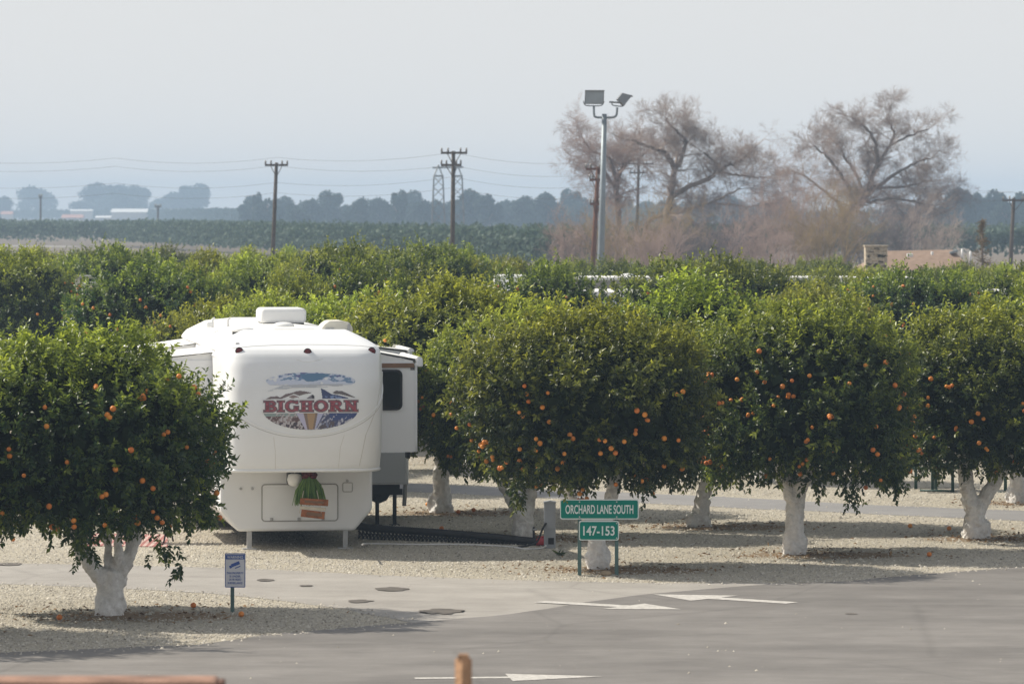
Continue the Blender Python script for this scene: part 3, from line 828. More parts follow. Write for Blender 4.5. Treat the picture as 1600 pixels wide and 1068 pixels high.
# ---- emblem
def noise2(seed):
    rs = np.random.RandomState(seed); g = rs.rand(64, 64)
    def f(u, v):
        u = np.asarray(u) % 63; v = np.asarray(v) % 63
        i = u.astype(int); j = v.astype(int); fu = u - i; fv = v - j
        fu = fu * fu * (3 - 2 * fu); fv = fv * fv * (3 - 2 * fv)
        return (g[i, j] * (1 - fu) * (1 - fv) + g[i + 1, j] * fu * (1 - fv) + g[i, j + 1] * (1 - fu) * fv + g[i + 1, j + 1] * fu * fv)
    return f
N1, N2, N3 = noise2(1), noise2(2), noise2(3)
def inpoly(U, Vv, poly):
    ins = np.zeros(U.shape, bool); n = len(poly); j = n - 1
    for i in range(n):
        xi, yi = poly[i]; xj, yj = poly[j]
        c = ((yi > Vv) != (yj > Vv)) & (U < (xj - xi) * (Vv - yi) / (yj - yi + 1e-9) + xi)
        ins ^= c; j = i
    return ins
def srgb(c): 
    c = np.array(c) / 255.0
    return np.where(c <= .04045, c / 12.92, ((c + .055) / 1.055) ** 2.4)
def paint_emblem(U, Vv):
    """U, Vv: coordinates on the emblem (1600 wide); returns colour (n,3) and mask"""
    C = np.zeros(U.shape + (3,)); M = np.zeros(U.shape, bool)
    def put(mask, c):
        C[mask] = srgb(c) if np.ndim(c) == 1 else c[mask]; M[mask] = True
    # cloud band
    e = ((U - 785) / 560) ** 2 + ((Vv - 285) / 108) ** 2 < 1
    nv = .6 * N1(U / 70 + 3, Vv / 28 + 5) + .4 * N2(U / 28, Vv / 14)
    e2 = e & (Vv < 330)
    put(e2 & (nv > .30), (186, 194, 214))
    put(e2 & (nv > .52) & (Vv < 255 + 60 * N3(U / 90, Vv / 60)), (96, 132, 170))
    put(e2 & (nv > .66) & (Vv < 240), (92, 96, 150))
    cb = inpoly(U, Vv, [(650, 195), (850, 188), (1040, 195), (1000, 222), (930, 255), (850, 285), (730, 288), (680, 250)])
    put(cb, (72, 118, 156))
    wispy = inpoly(U, Vv, [(240, 408), (420, 340), (700, 318), (1190, 322), (1180, 348), (900, 362), (560, 365), (400, 395)])
    put(wispy & (N2(U / 120, Vv / 12) > .33), (172, 178, 190))
    # ridges
    put(inpoly(U, Vv, [(190, 518), (235, 497), (275, 476), (320, 478), (355, 468), (400, 488), (470, 443), (520, 436), (560, 426), (600, 410), (650, 404), (720, 414), (800, 430), (700, 447), (640, 466), (570, 440), (500, 472), (420, 502), (300, 503)]), (112, 96, 98))
    put(inpoly(U, Vv, [(505, 480), (560, 456), (610, 470), (640, 492), (600, 485), (560, 500), (530, 492)]), (140, 118, 118))
    put(inpoly(U, Vv, [(720, 505), (800, 452), (830, 480), (830, 508)]), (120, 116, 126))
    put(inpoly(U, Vv, [(790, 480), (806, 452), (826, 470), (828, 500), (806, 498)]), (40, 38, 52))
    put(inpoly(U, Vv, [(910, 374), (960, 396), (1040, 448), (1130, 462), (1250, 494), (1252, 504), (930, 504), (922, 450)]), (44, 62, 112))
    put(inpoly(U, Vv, [(960, 470), (1060, 462), (1180, 490), (1220, 504), (980, 504)]) & (N1(U / 20, Vv / 16) > .45), (104, 130, 180))
    put(inpoly(U, Vv, [(1058, 430), (1100, 404), (1180, 412), (1260, 448), (1352, 495), (1290, 484), (1220, 466), (1150, 450), (1090, 446)]), (98, 92, 96))
    # bowl
    bowl = (((U - 780) / 600) ** 2 + ((Vv - 640) / 252) ** 2 < 1) & (Vv > 684)
    st = .55 * N1((U + Vv * .9) / 30, (Vv - U * .4) / 60) + .45 * N2(U / 16, Vv / 22)
    put(bowl & (U < 740), (138, 120, 122))
    put(bowl & (U < 740) & (st > .52), (92, 66, 70))
    put(bowl & (U < 740) & (st < .36), (176, 172, 178))
    put(bowl & (U < 740) & (Vv > 800) & (st > .42), (66, 58, 74))
    put(bowl & (U < 700) & (Vv < 722) & (st > .4), (128, 150, 150))
    put(bowl & (U >= 740), (112, 118, 150))
    put(bowl & (U >= 740) & (st > .47), (58, 68, 112))
    put(bowl & (U >= 740) & (st < .33), (178, 178, 192))
    put(bowl & (U > 1020) & (Vv < 770) & (st > .35), (36, 64, 128))
    put(bowl & (U > 860) & (U < 1080) & (Vv > 790) & (st > .5), (84, 76, 86))
    put(bowl & inpoly(U, Vv, [(600, 684), (700, 684), (745, 890), (715, 890)]), (176, 172, 204))
    put(bowl & inpoly(U, Vv, [(870, 684), (945, 684), (840, 890), (820, 890)]), (168, 170, 206))
    put(bowl & inpoly(U, Vv, [(690, 684), (870, 684), (832, 890), (742, 890)]), (126, 104, 92))
    put(bowl & inpoly(U, Vv, [(735, 690), (840, 690), (808, 890), (765, 890)]), (168, 134, 92))
    C = C * .8 + C.mean(-1, keepdims=True) * .2
    return np.clip(C * 1.12 + .015, 0, .8), M
def letter_mask(U, Vv, grow=0.0):
    """the seven slab-serif letters in emblem coordinates"""
    M = np.zeros(U.shape, bool)
    y0, y1 = 528, 664
    def box(a, b, c, d): 
        nonlocal M
        M |= (U > a - grow) & (U < b + grow) & (Vv > c - grow) & (Vv < d + grow)
    def ell(cx, cy, rx, ry, t, cut=None, tv=None):
        nonlocal M
        tv = tv or t * .6
        o = ((U - cx) / (rx + grow)) ** 2 + ((Vv - cy) / (ry + grow)) ** 2 < 1
        i = ((U - cx) / (rx - t - grow)) ** 2 + ((Vv - cy) / (ry - tv - grow)) ** 2 < 1
        k = o & ~i
        if cut is not None: k &= cut
        M |= k
    def stem(a, w=46):
        box(a, a + w, y0, y1); box(a - 22, a + w + 22, y0, y0 + 18); box(a - 22, a + w + 22, y1 - 18, y1)
    def diag(xa, ya, xb, yb, wd):
        nonlocal M
        t = (Vv - ya) / (yb - ya); xc = xa + (xb - xa) * t
        M |= (t > -0.02) & (t < 1.02) & (U > xc - wd / 2 - grow) & (U < xc + wd / 2 + grow)
    stem(215); box(240, 290, y0, y0 + 18); box(240, 295, 586, 604); box(240, 300, y1 - 18, y1)
    ell(285, 562, 56, 34, 38, U > 270); ell(292, 628, 62, 36, 40, U > 270)
    stem(382)
    ell(545, 596, 84, 72, 44, ~((U > 555) & (Vv > 560) & (Vv < 606) )); box(572, 628, 596, 614); box(590, 628, 604, 655); box(598, 622, 530, 566)
    stem(668); stem(750); box(690, 770, 587, 606)
    ell(910, 596, 88, 72, 44)
    stem(1030); ell(1105, 566, 62, 40, 42, U > 1075); box(1060, 1110, y0, y0 + 18); box(1060, 1110, 592, 608); diag(1105, 605, 1160, 664, 50); box(1140, 1190, 646, 664)
    stem(1222, 36); stem(1318, 36); diag(1232, 530, 1345, 664, 52)
    return M
def paint_letters(U, Vv):
    C = np.zeros(U.shape + (3,))
    halo = letter_mask(U, Vv, 20); rim = letter_mask(U, Vv, 9); core = letter_mask(U, Vv, -3)
    C[halo] = srgb((206, 204, 206)); C[rim] = srgb((92, 84, 92))
    c2 = srgb((140, 62, 74)); c3 = srgb((112, 44, 58))
    C[core] = c2; C[core & (N1(U / 24, Vv / 18) > .55)] = c3
    return np.clip(C * 1.22 + .02, 0, .8), halo
def attr_mat(name, rough=.4):
    m, n, l, b = nt(name)
    a = n.new('ShaderNodeAttribute'); a.attribute_name = 'paint'
    l.new(a.outputs['Color'], b.inputs['Base Color']); b.inputs['Roughness'].default_value = rough
    return m
M_print = attr_mat('printed_vinyl')
def decal(name, fn, u0, u1, v0, v1, step, off, parent):
    us = np.arange(u0, u1, step); vs = np.arange(v0, v1, step)
    U, Vv = np.meshgrid(us, vs); C, M = fn(U, Vv)
    U2, V2 = np.meshgrid(np.append(us, us[-1] + step) - step / 2, np.append(vs, vs[-1] + step) - step / 2)
    px = 390 + U2 / 8; py = 560 + V2 / 8
    x, z = (px - 480) / 101.9, H - (py - YH) / 101.9
    y = cap_y(x, z) - off
    P = np.stack([x, y, z], -1).reshape(-1, 3)
    w_ = U2.shape[1]
    idx = np.arange(P.shape[0]).reshape(U2.shape)
    Q = np.stack([idx[:-1, :-1], idx[1:, :-1], idx[1:, 1:], idx[:-1, 1:]], -1)[M]
    col = C[M]
    used, inv = np.unique(Q.ravel(), return_inverse=True)
    me = np_mesh(name, P[used], inv.reshape(-1, 4), 4, [M_print])
    a = me.color_attributes.new('paint', 'FLOAT_COLOR', 'CORNER')
    a.data.foreach_set('color', np.concatenate([np.repeat(col, 4, 0), np.ones((len(col) * 4, 1))], 1).astype(np.float32).ravel())
    return link(bpy.data.objects.new(name, me), parent)
emblem = decal('emblem', paint_emblem, 160, 1400, 170, 900, 5.5, .004, TRL)
decal('lettering', paint_letters, 165, 1390, 505, 690, 4.2, .009, emblem)

# ---- front storage wall
def fpx(px, py, s=99.8): return (px - 463) / s, H - (py - YH) / s
def outline(x0, x1, z0, z1, r, y, rad, name, m, parent, n=6):
    pts = []
    for cx, cz, a0 in [(x1 - r, z1 - r, 0), (x0 + r, z1 - r, 90), (x0 + r, z0 + r, 180), (x1 - r, z0 + r, 270)]:
        for k in range(n): 
            a = R(a0 + 90 * k / (n - 1)); pts.append((cx + r * math.cos(a), y, cz + r * math.sin(a)))
    pts.append(pts[0])
    return MB().tube(pts, rad, 6, False).build(name, m, parent)
def rrect(x0, x1, z0, z1, r, n=5):
    pts = []
    for cx, cz, a0 in [(x1 - r, z1 - r, 0), (x0 + r, z1 - r, 90), (x0 + r, z0 + r, 180), (x1 - r, z0 + r, 270)]:
        for k in range(n):
            a = R(a0 + 90 * k / (n - 1)); pts.append((cx + r * math.cos(a), cz + r * math.sin(a)))
    return pts
x0, z1 = fpx(409, 757); x1, z0 = fpx(528, 814)
door = MB().prism(rrect(x0, x1, z0, z1, .05), -.012, .02, 'xz').build('access_door', M_gel2, TRL)
outline(x0, x1, z0, z1, .05, -.010, .010, 'seal', M_seam, door)
for px in (424, 467, 505):
    x, z = fpx(px, 811)
    MB().box((x, -.025, z), (.05, .03, .045), None, .008).build('latch', M_alu, door)
x0, z1 = fpx(536, 755); x1, z0 = fpx(551, 769)
hatch = MB().prism(rrect(x0, x1, z0, z1, .02), -.01, .02, 'xz').build('hatch', M_gel2, TRL)
outline(x0, x1, z0, z1, .02, -.010, .006, 'seal', M_seam, hatch)
for px, py in [(376, 763), (394, 763), (543, 752)]:
    x, z = fpx(px, py)
    MB().tube([(x, .0, z), (x, -.03, z)], .022, 12).build('lamp_socket', M_alu, TRL)
# pin box, landing legs, frame and wheels
MB().prism([(-.45, 1.30), (-.05, 1.30), (-.05, 1.05), (-.25, 1.02), (-.4, 1.1)], -.16, .16, 'yz', .02).build('pin_box', M_black, TRL)
for px in (390, 541):
    x, _ = fpx(px, 858)
    lg = MB().box((x, .10, .17), (.075, .075, .34)).build('landing_leg', M_alu, TRL)
    MB().box((x, .10, .012), (.22, .22, .024), None, .006).build('foot_pad', M_alu, lg)
fr = MB()
for sx in (-.7, .7): fr.box((sx, LEN / 2 + .3, .36), (.08, LEN - 1.0, .2))
for yy in np.arange(1.0, 8.6, 1.2): fr.box((0, yy, .33), (1.4, .06, .12))
fr.box((0, 3.3, .27), (1.5, 4.2, .12)).box((0, 7.6, .27), (1.4, 1.6, .12))
fr.build('chassis', M_black, TRL)
for sy in (5.7, 6.6):
    for sx in (-1.02, 1.02):
        tr = MB().tube([(sx - .11, sy, .38), (sx - .10, sy, .38), (sx + .10, sy, .38), (sx + .11, sy, .38)], [.33, .38, .38, .33], 28).build('wheel', M_tyre, TRL)
        MB().tube([(sx - .12, sy, .38), (sx + .12, sy, .38)], .2, 20).build('rim', M_alu, tr)

# ---- slide-outs
def slide(x0, x1, y0, y1, z0, z1, sx, window=None, topper=True, lowerm=None):
    xa, xb = sorted((x0, x1))
    s_ = MB().prism(rrect(xa, xb, z0, z1, .03, 3), y0, y1, 'xz').build('slide_out', M_gel2, TRL)
    xo = x1
    MB().box((xo + sx * .012, (y0 + y1) / 2, z0 + .05), (.03, y1 - y0 + .03, .1), None, .006).build('edge_trim', M_gel, s_)
    for yy in (y0, y1):
        MB().box((xo + sx * .014, yy, (z0 + z1) / 2), (.035, .03, z1 - z0), None, .006).build('edge_trim', M_gel, s_)
    return s_
S1 = slide(1.1, 2.03, 1.3, 3.6, 1.45, 2.88, 1)
# dark window on the slide's end wall, and one on its long side
wn_ = MB().prism(rrect(1.38, 1.82, 2.12, 2.77, .09), 1.27, 1.31, 'xz').build('window', M_rubber_gap, S1)
MB().prism(rrect(1.415, 1.785, 2.155, 2.735, .07), 1.262, 1.30, 'xz').build('pane', M_glass, wn_)
wl_ = MB().prism([(y, z) for y, z in rrect(1.7, 3.0, 2.0, 2.6, .08)], 2.02, 2.055, 'yz').build('window', M_rubber_gap, S1)
MB().box((2.0, 2.45, 2.80), (.12, 2.3, .10), None, .01).build('brown_fascia', M_brown, S1)
MB().box((1.56, 1.285, 2.835), (.9, .02, .07), None, .005).build('brown_fascia', M_brown, S1)
def topper(xw, xo, y0, y1, zw, zo, name='slide_awning'):
    n = 8; V = []; Fq = []
    for i in range(n + 1):
        u = i / n; sag = -.05 * math.sin(math.pi * u)
        for j in range(9):
            v = j / 8; V.append((xw + (xo - xw) * u, y0 + (y1 - y0) * v, zw + (zo - zw) * u + sag * math.sin(math.pi * v) * 1.2))
    for i in range(n):
        for j in range(8): Fq.append((i * 9 + j, i * 9 + j + 1, (i + 1) * 9 + j + 1, (i + 1) * 9 + j))
    me = np_mesh(name, np.array(V), np.array(Fq), 4, [M_fabric], smooth=True)
    o = link(bpy.data.objects.new(name, me), TRL)
    md = o.modifiers.new('thick', 'SOLIDIFY'); md.thickness = .008
    sg = 1 if xo > xw else -1
    MB().prism([(xw, 2.86), (xw, zw - .02), (xo - sg * .06, zo - .02), (xo - sg * .06, 2.86)], y0 + .03, y0 + .05, 'xz').build('end_flap', M_fabric, o)
    MB().tube([(xo + sg * .03, y0 - .05, zo - .01), (xo + sg * .03, y1 + .05, zo - .01)], .055, 16).build('roller', M_fabric, o)
    for yy in (y0 - .06, y1 + .06):
        MB().box((xo + sg * .035, yy, zo - .05), (.10, .03, .13), None, .02).build('end_bracket', M_gel, o)
    return o
topper(1.16, 2.06, 1.3, 3.6, 3.10, 2.93)
S2 = slide(1.1, 2.36, 5.4, 8.4, .70, 2.9, 1)
MB().box((1.78, 5.385, .98), (1.12, .03, .52), None, .01).build('lower_panel', M_grey, S2)
MB().box((1.75, 6.9, .645), (1.0, 2.9, .10)).build('floor_frame', M_black, S2)
for yy in (5.5, 6.4, 7.4, 8.3): MB().box((1.7, yy, .57), (1.2, .07, .1)).build('floor_beam', M_black, S2)
MB().prism([(1.35, .6), (2.15, .6), (2.05, .42), (1.9, .36), (1.7, .46)], 5.6, 5.9, 'xz', .02).build('drive_housing', M_black, S2)
for px, py in [(589.5, 824), (617, 826)]:
    x = (px - 800) / 92.8 + 4.14
    st = MB().tube([(x, 5.5, 0.01), (x, 5.5, .55)], .035, 10).build('support_stand', M_black, S2)
    MB().box((x, 5.5, .012), (.16, .16, .024), None, .005).build('foot', M_black, st)
MB().tube([(2.34, 5.6, 1.3), (2.37, 5.55, .9), (2.33, 5.5, .33)], .035, 8).build('awning_leg', M_alu, S2)
MB().box((2.09, 2.9, 1.42), (.05, .3, .3), None, .01).build('corner_guard', M_black, S1)
topper(1.16, 2.4, 5.4, 8.4, 3.10, 2.95)
S3 = slide(-1.1, -1.85, 1.6, 4.4, .9, 2.92, -1)
wl3 = MB().prism([(y, z) for y, z in rrect(2.3, 3.7, 1.7, 2.5, .08)], -1.885, -1.85, 'yz').build('window', M_rubber_gap, S3)
topper(-1.14, -1.95, 1.6, 4.4, 3.06, 2.98)
S4 = slide(-1.1, -2.0, 5.4, 8.3, .8, 2.9, -1)
topper(-1.14, -2.2, 5.4, 8.3, 3.10, 2.96)
MB().prism([(-1.22, 3.0), (-1.12, 3.16), (-.9, 3.30), (-.86, 3.24), (-1.05, 3.1), (-1.16, 2.98)], .9, 8.0, 'xz', .01).build('awning_rail', M_gel, TRL)

# ---- things on the roof
def roof_thing(name, m, pts): return MB().prism(pts, 0, 1).build(name, m, TRL)
acx = (436 - 800) / 95.0 + 3.97
ac = MB().box((acx, 4.3, 3.58), (.76, 1.0, .25), None, .07, 4).build('air_conditioner', M_plas, TRL)
for f in ac.data.polygons: f.use_smooth = True
MB().box((acx, 4.3, 3.455), (.68, .9, .07)).build('gap_shade', M_rubber_gap, ac)  # dark block puts the shade of the gap under the unit into colour
def vent(px, py, y, w_, h_, m=M_plas):
    s_ = F / (TD + y); x = (px - 800) / s_ + 3.37 + y * .1425; z = H - (py - YH) / s_
    v = MB().ball((x, y, z), w_ / 2, (1, 1, 2 * h_ / w_), 3).build('roof_vent', m, TRL)
    MB().tube([(x, y, z - .09), (x, y, z - .01)], w_ * .42, 20).build('flange', M_rubber_gap, v)
vent(379, 515, 1.1, .38, .05)
vent(443, 508.5, 1.9, .35, .06)
vent(471, 517, .8, .36, .045)
s_ = F / (TD + 1.4); cx = (524 - 800) / s_ + 3.37 + 1.4 * .1425
vc = MB().prism([(cx - .26, 3.42), (cx + .26, 3.38), (cx + .25, 3.46), (cx + .2, 3.53), (cx + .08, 3.56), (cx - .12, 3.555), (cx - .2, 3.50)], 1.1, 1.8, 'xz', .02).build('vent_cover', M_cream, TRL)
MB().box((cx + .19, 1.08, 3.45), (.04, .04, .13), None, .008).build('bracket', M_alu, vc)
MB().box((cx - .12, 1.08, 3.43), (.14, .03, .03), None, .005).build('bracket', M_alu, vc)
for px, h_ in [(331, .10), (355, .10)]:
    s_ = F / (TD + 4); x = (px - 800) / s_ + 3.37 + 4 * .1425
    MB().tube([(x, 4, 3.38), (x, 4, 3.42 + h_), (x + .04, 4, 3.44 + h_)], .022, 8).build('vent_pipe', M_plas, TRL)
x, z = (325 - 800) / 94.8 + 3.94, 3.42
MB().box((x, 4.0, 3.43), (.1, .2, .09), None, .02).build('antenna_base', M_plas, TRL)
x, z = cpx(370, 532)
MB().box((-1.0, -.95, 3.25), (.06, .05, .04), None, .01).build('antenna_base', M_alu, TRL)

# ---- hanging decoration under the nose
def wpt(x, y, z): return TM @ Vector((x, y, z))
px_x = (487 - 474) / 100.7
def at_nose(px, py, y=-.62):
    s_ = F / (TD + y); return (px - 800) / s_ + 3.37 + y * .1425, H - (py - YH) / s_
hd = thing('hanging_decoration', 'green straw tuft with two orange plank signs hanging under the trailer nose', 'decoration', wpt(*[at_nose(487, 738)[0], -.62, 0]), TR_TILT)
hx0 = at_nose(487, 738)[0]
def hp_(px, py): 
    x, z = at_nose(px, py); return x - hx0, z
M_straw = leaf_mat('green_raffia', (0.05, 0.11, 0.03), (0.22, 0.32, 0.09), .25, .6, .2)
rs = np.random.RandomState(4); nb = 520
x0, ztop = hp_(485, 740)
ang = rs.uniform(0, 6.28, nb); rr = np.sqrt(rs.rand(nb))
ln_ = rs.uniform(.28, .5, nb)
base = np.stack([x0 + .06 * rr * np.cos(ang), .05 * rr * np.sin(ang), np.full(nb, ztop) - .02], 1)
tipx = x0 + .27 * rr * np.cos(ang) * (ln_ / .45) + .02; tipy = .13 * rr * np.sin(ang)
tip = np.stack([tipx, tipy, ztop - ln_], 1)
midp = base * .5 + tip * .5 + np.stack([.05 * rr * np.cos(ang), .02 * np.sin(ang), np.zeros(nb)], 1)
wd = .008
sidev = np.stack([np.ones(nb) * wd, rs.uniform(-.006, .006, nb), np.zeros(nb)], 1)
Vv_ = np.stack([base - sidev * .5, base + sidev * .5, midp + sidev, midp - sidev, tip + sidev * .4, tip - sidev * .4], 1).reshape(-1, 3)
ii = np.arange(nb)[:, None] * 6
Q_ = np.concatenate([ii + np.array([[0, 1, 2, 3]]), ii + np.array([[3, 2, 4, 5]])])
link(bpy.data.objects.new('straw_tuft', np_mesh('straw_tuft', Vv_, Q_, 4, [M_straw], tint=np.repeat(rs.rand(nb), 6))), hd)
M_maroon = mat('maroon_ribbon', (0.09, 0.02, 0.025), 0.7, 0.2, 0.35, 30)
kn = MB()
for k in range(9):
    a = k * .7; kn.ball((x0 + .075 * math.cos(a), -.03 + .05 * math.sin(a), ztop - .015 + .03 * math.sin(2.1 * k)), .05, (1.1, .8, .7), 2)
kn.build('ribbon_knot', M_maroon, hd)
MB().tube([(x0, 0, ztop + .02), (x0, 0, 1.30)], .008, 6).build('cord', M_maroon, hd)
M_plank = mat('orange_stained_wood', (0.33, 0.125, 0.055), 0.7, 0.3, 0.35, 14, bump=.4)
M_plank_l = mat('pale_board', (0.62, 0.56, 0.46), 0.7, 0.3, 0.1, 14)
def plank(c, w_, h_, a, m, nm='plank'):
    x, z = hp_(*c); Rm = Matrix.Rotation(R(a), 3, 'Y')
    return MB().box((x, -.17, z), (w_, .02, h_), Rm, .004).build(nm, m, hd)
p1 = plank((491, 783), .44, .10, 4, M_plank)
MB().box((hp_(491, 783)[0], -.184, hp_(491, 783)[1]), (.30, .006, .035), Matrix.Rotation(R(4), 3, 'Y')).build('painted_word_band', M_brown, p1)
plank((489, 793), .40, .045, 4, M_plank_l)
p2 = plank((489, 802), .37, .115, 7, M_plank)
MB().box((hp_(491, 802)[0], -.184, hp_(489, 802)[1]), (.24, .006, .05), Matrix.Rotation(R(7), 3, 'Y')).build('painted_word_band', M_brown, p2)
for sx in (-.17, .17): MB().tube([(x0 + sx * .6, -.15, ztop - .25), (x0 + sx, -.18, hp_(489, 800)[1])], .005, 5).build('string', M_plank_l, hd)
bx, bz = at_nose(462, 749, -.45)
lt = thing('bucket', 'round white object hanging beside the straw decoration under the trailer nose', 'bucket', wpt(bx, -.45, 0), TR_TILT)
bk = MB().tube([(0, 0, bz + .10), (0, 0, bz + .08), (0, 0, bz), (0, 0, bz - .07), (0, 0, bz - .10)], [.05, .10, .12, .10, .05], 20).build('pail', M_plas, lt)
MB().tube([(0, 0, bz + .1), (0, 0, 1.30)], .01, 6).build('handle', M_alu, lt)

# ------------------------------------------------------------------ hoses, pedestal, mat, table
M_hose = mat('black_ribbed_hose', (0.022, 0.020, 0.022), 0.5, 0.4, 0.2, 10)
M_white_hose = mat('white_vinyl_hose', (0.72, 0.71, 0.70), 0.5, 0.4, 0.05, 10)
def path3(pts, n=14):
    out = []
    P = [Vector(p) for p in pts]
    for i in range(len(P) - 1):
        p0 = P[max(i - 1, 0)]; p1 = P[i]; p2 = P[i + 1]; p3 = P[min(i + 2, len(P) - 1)]
        for k in range(n):
            t = k / n
            out.append(.5 * ((2 * p1) + (p2 - p0) * t + (2 * p0 - 5 * p1 + 4 * p2 - p3) * t * t + (3 * p1 - p0 - 3 * p2 + p3) * t ** 3))
    out.append(P[-1]); return out
gA = gnd(560, 843); gB = gnd(838, 853)
def hz(u, z): 
    p = gA.lerp(gB, u); return Vector((p.x, p.y + .18, z))
hose_pts = path3([hz(-.04, .24), hz(.06, .19), hz(.3, .165), hz(.55, .14), hz(.75, .11), hz(.9, .08), hz(1.0, .065), hz(1.04, .065)], 40)
sh = thing('sewer_hose', 'long black ribbed hose running from the trailer to the white leaning trunk', 'hose', (gA.x, gA.y, 0))
off = Vector((gA.x, gA.y, 0))
rad = [.056 + .008 * (i % 2) for i in range(len(hose_pts))]
MB().tube([p - off for p in hose_pts], rad, 12).build('ribbed_tube', M_hose, sh)
hs_ = thing('hose_support', 'black lattice support folded out under the ribbed hose', 'hose support', (gA.x, gA.y, 0))
lat = MB()
for i in range(48):
    u = i / 47; z = np.interp(u, [0, .3, .55, .75, .9, 1], [.14, .11, .085, .055, .03, .02])
    a = hz(u, 0) - off; b = hz(min(u + .03, 1.02), 0) - off
    for dy in (-.09, .09):
        lat.tube([(a.x, a.y + dy, .008), (a.x + .01, a.y + dy, z)], .011, 5)
        lat.tube([(a.x, a.y + dy, .012), (b.x, b.y + dy, z)], .009, 5)
        lat.tube([(b.x, b.y + dy, .012), (a.x, a.y + dy, z)], .009, 5)
    lat.tube([(a.x, a.y - .1, z), (a.x, a.y + .1, z)], .012, 5)
lat.build('lattice', M_black, hs_)
wp = [gnd(568, 838, .28), gnd(573, 832, .2), gnd(590, 848, .03), gnd(591, 836, .16), gnd(594, 848, .02), gnd(640, 850, .02), gnd(720, 850, .02), gnd(790, 853, .02), gnd(822, 856, .02), gnd(846, 855, .02), gnd(853, 850, .08)]
wp = [gnd(566, 850, .30), gnd(570, 849, .12), gnd(576, 849, .03), gnd(590, 849, .02), gnd(650, 850, .02), gnd(720, 850, .02), gnd(790, 853, .02), gnd(822, 857, .02), gnd(846, 856, .02), gnd(853, 852, .10)]
tag(MB().tube(path3(wp, 10), .014, 8).build('water_hose', M_white_hose), 'thin white hose lying on the gravel in front of the black lattice', 'hose')
pc = gnd(859, 856)
ped = thing('utility_pedestal', 'grey utility pedestal standing between the leaning trunk and the green sign', 'utility box', pc)
M_pedg = mat('grey_powder_coat', (0.33, 0.345, 0.37), 0.5, 0.4, 0.06, 5)
MB().box((0, 0, .36), (.185, .16, .72), None, .012).build('housing', M_pedg, ped)
MB().prism([(-.1, .715), (.1, .715), (.1, .735), (.0, .755), (-.1, .735)], -.1, .09, 'xz', .004).build('lid', M_pedg, ped)
MB().box((0, -.084, .46), (.13, .012, .3), None, .004).build('panel', M_pedg, ped)
MB().box((.02, -.088, .12), (.09, .02, .1), None, .004).build('outlet_cover', M_black, ped)
cb = path3([(pc.x - .06, pc.y - .09, .40), (pc.x - .12, pc.y - .16, .30), (pc.x - .2, pc.y - .2, .12), (pc.x - .33, pc.y - .2, .06), (pc.x - .5, pc.y - .15, .03)], 10)
tag(MB().tube(cb, .016, 8).build('power_cable', M_black), 'black cable curving down from the grey pedestal to the ground', 'cable')
rv = thing('hose_valve', 'small red valve on the ground at the foot of the grey pedestal', 'valve', gnd(846, 853))
M_redp = mat('red_plastic', (0.42, 0.03, 0.04), 0.4, 0.5, 0.1, 8)
MB().tube([(-.08, 0, .07), (.08, 0, .07)], .055, 14).tube([(0, 0, .07), (0, 0, .14)], .03, 10).build('valve_body', M_redp, rv)
MB().box((0, 0, .15), (.12, .03, .025), None, .006).build('handle', M_redp, rv)
st = thing('water_spigot', 'thin dark riser pipe beside the red valve', 'pipe', gnd(834, 846))
MB().tube([(0, 0, 0), (0, 0, .24)], .018, 8).build('pipe', M_black, st)
MB().tube([(-.03, -.0, .2), (.05, 0, .2)], .02, 8).build('tap', M_alu, st)

# red patio mat and folding table left of the trailer
m_, n_, l_, b_ = nt('red_woven_mat')
tc = n_.new('ShaderNodeTexCoord'); wv = n_.new('ShaderNodeTexWave'); wv.inputs['Scale'].default_value = 3.0; wv.inputs['Distortion'].default_value = 1.5
l_.new(tc.outputs['Object'], wv.inputs['Vector']); cr = n_.new('ShaderNodeValToRGB')
cr.color_ramp.elements[0].color = (.36, .14, .125, 1); cr.color_ramp.elements[1].color = (.55, .40, .36, 1)
cr.color_ramp.elements[0].position = .35; cr.color_ramp.elements[1].position = .6
l_.new(wv.outputs[0], cr.inputs[0]); l_.new(cr.outputs[0], b_.inputs['Base Color']); b_.inputs['Roughness'].default_value = .9
a = gnd(120, 853); b = gnd(262, 855); c = gnd(262, 836); d = gnd(120, 834)
mt = MB(); mt.prism([(p.x, p.y) for p in (a, b, c, d)], .006, .02, 'xy')
tag(mt.build('patio_mat', m_), 'red patterned outdoor mat on the gravel behind the forked trunk', 'mat')
tb = gnd(228, 850)
ft = thing('folding_table', 'folding table with thin black crossed legs on the red mat', 'table', tb)
MB().box((0, .25, .72), (.95, .55, .03), None, .008).build('tabletop', M_plas, ft)
for sx in (-.3, .3):
    MB().tube([(sx - .02, 0, 0.02), (sx + .1, .5, .70)], .014, 8).build('leg', M_black, ft)
    MB().tube([(sx + .1, .5, 0.02), (sx - .02, 0, .70)], .014, 8).build('leg', M_black, ft)
MB().tube([(-.3, 0, .22), (.3, 0, .22)], .012, 8).build('stretcher', M_black, ft)
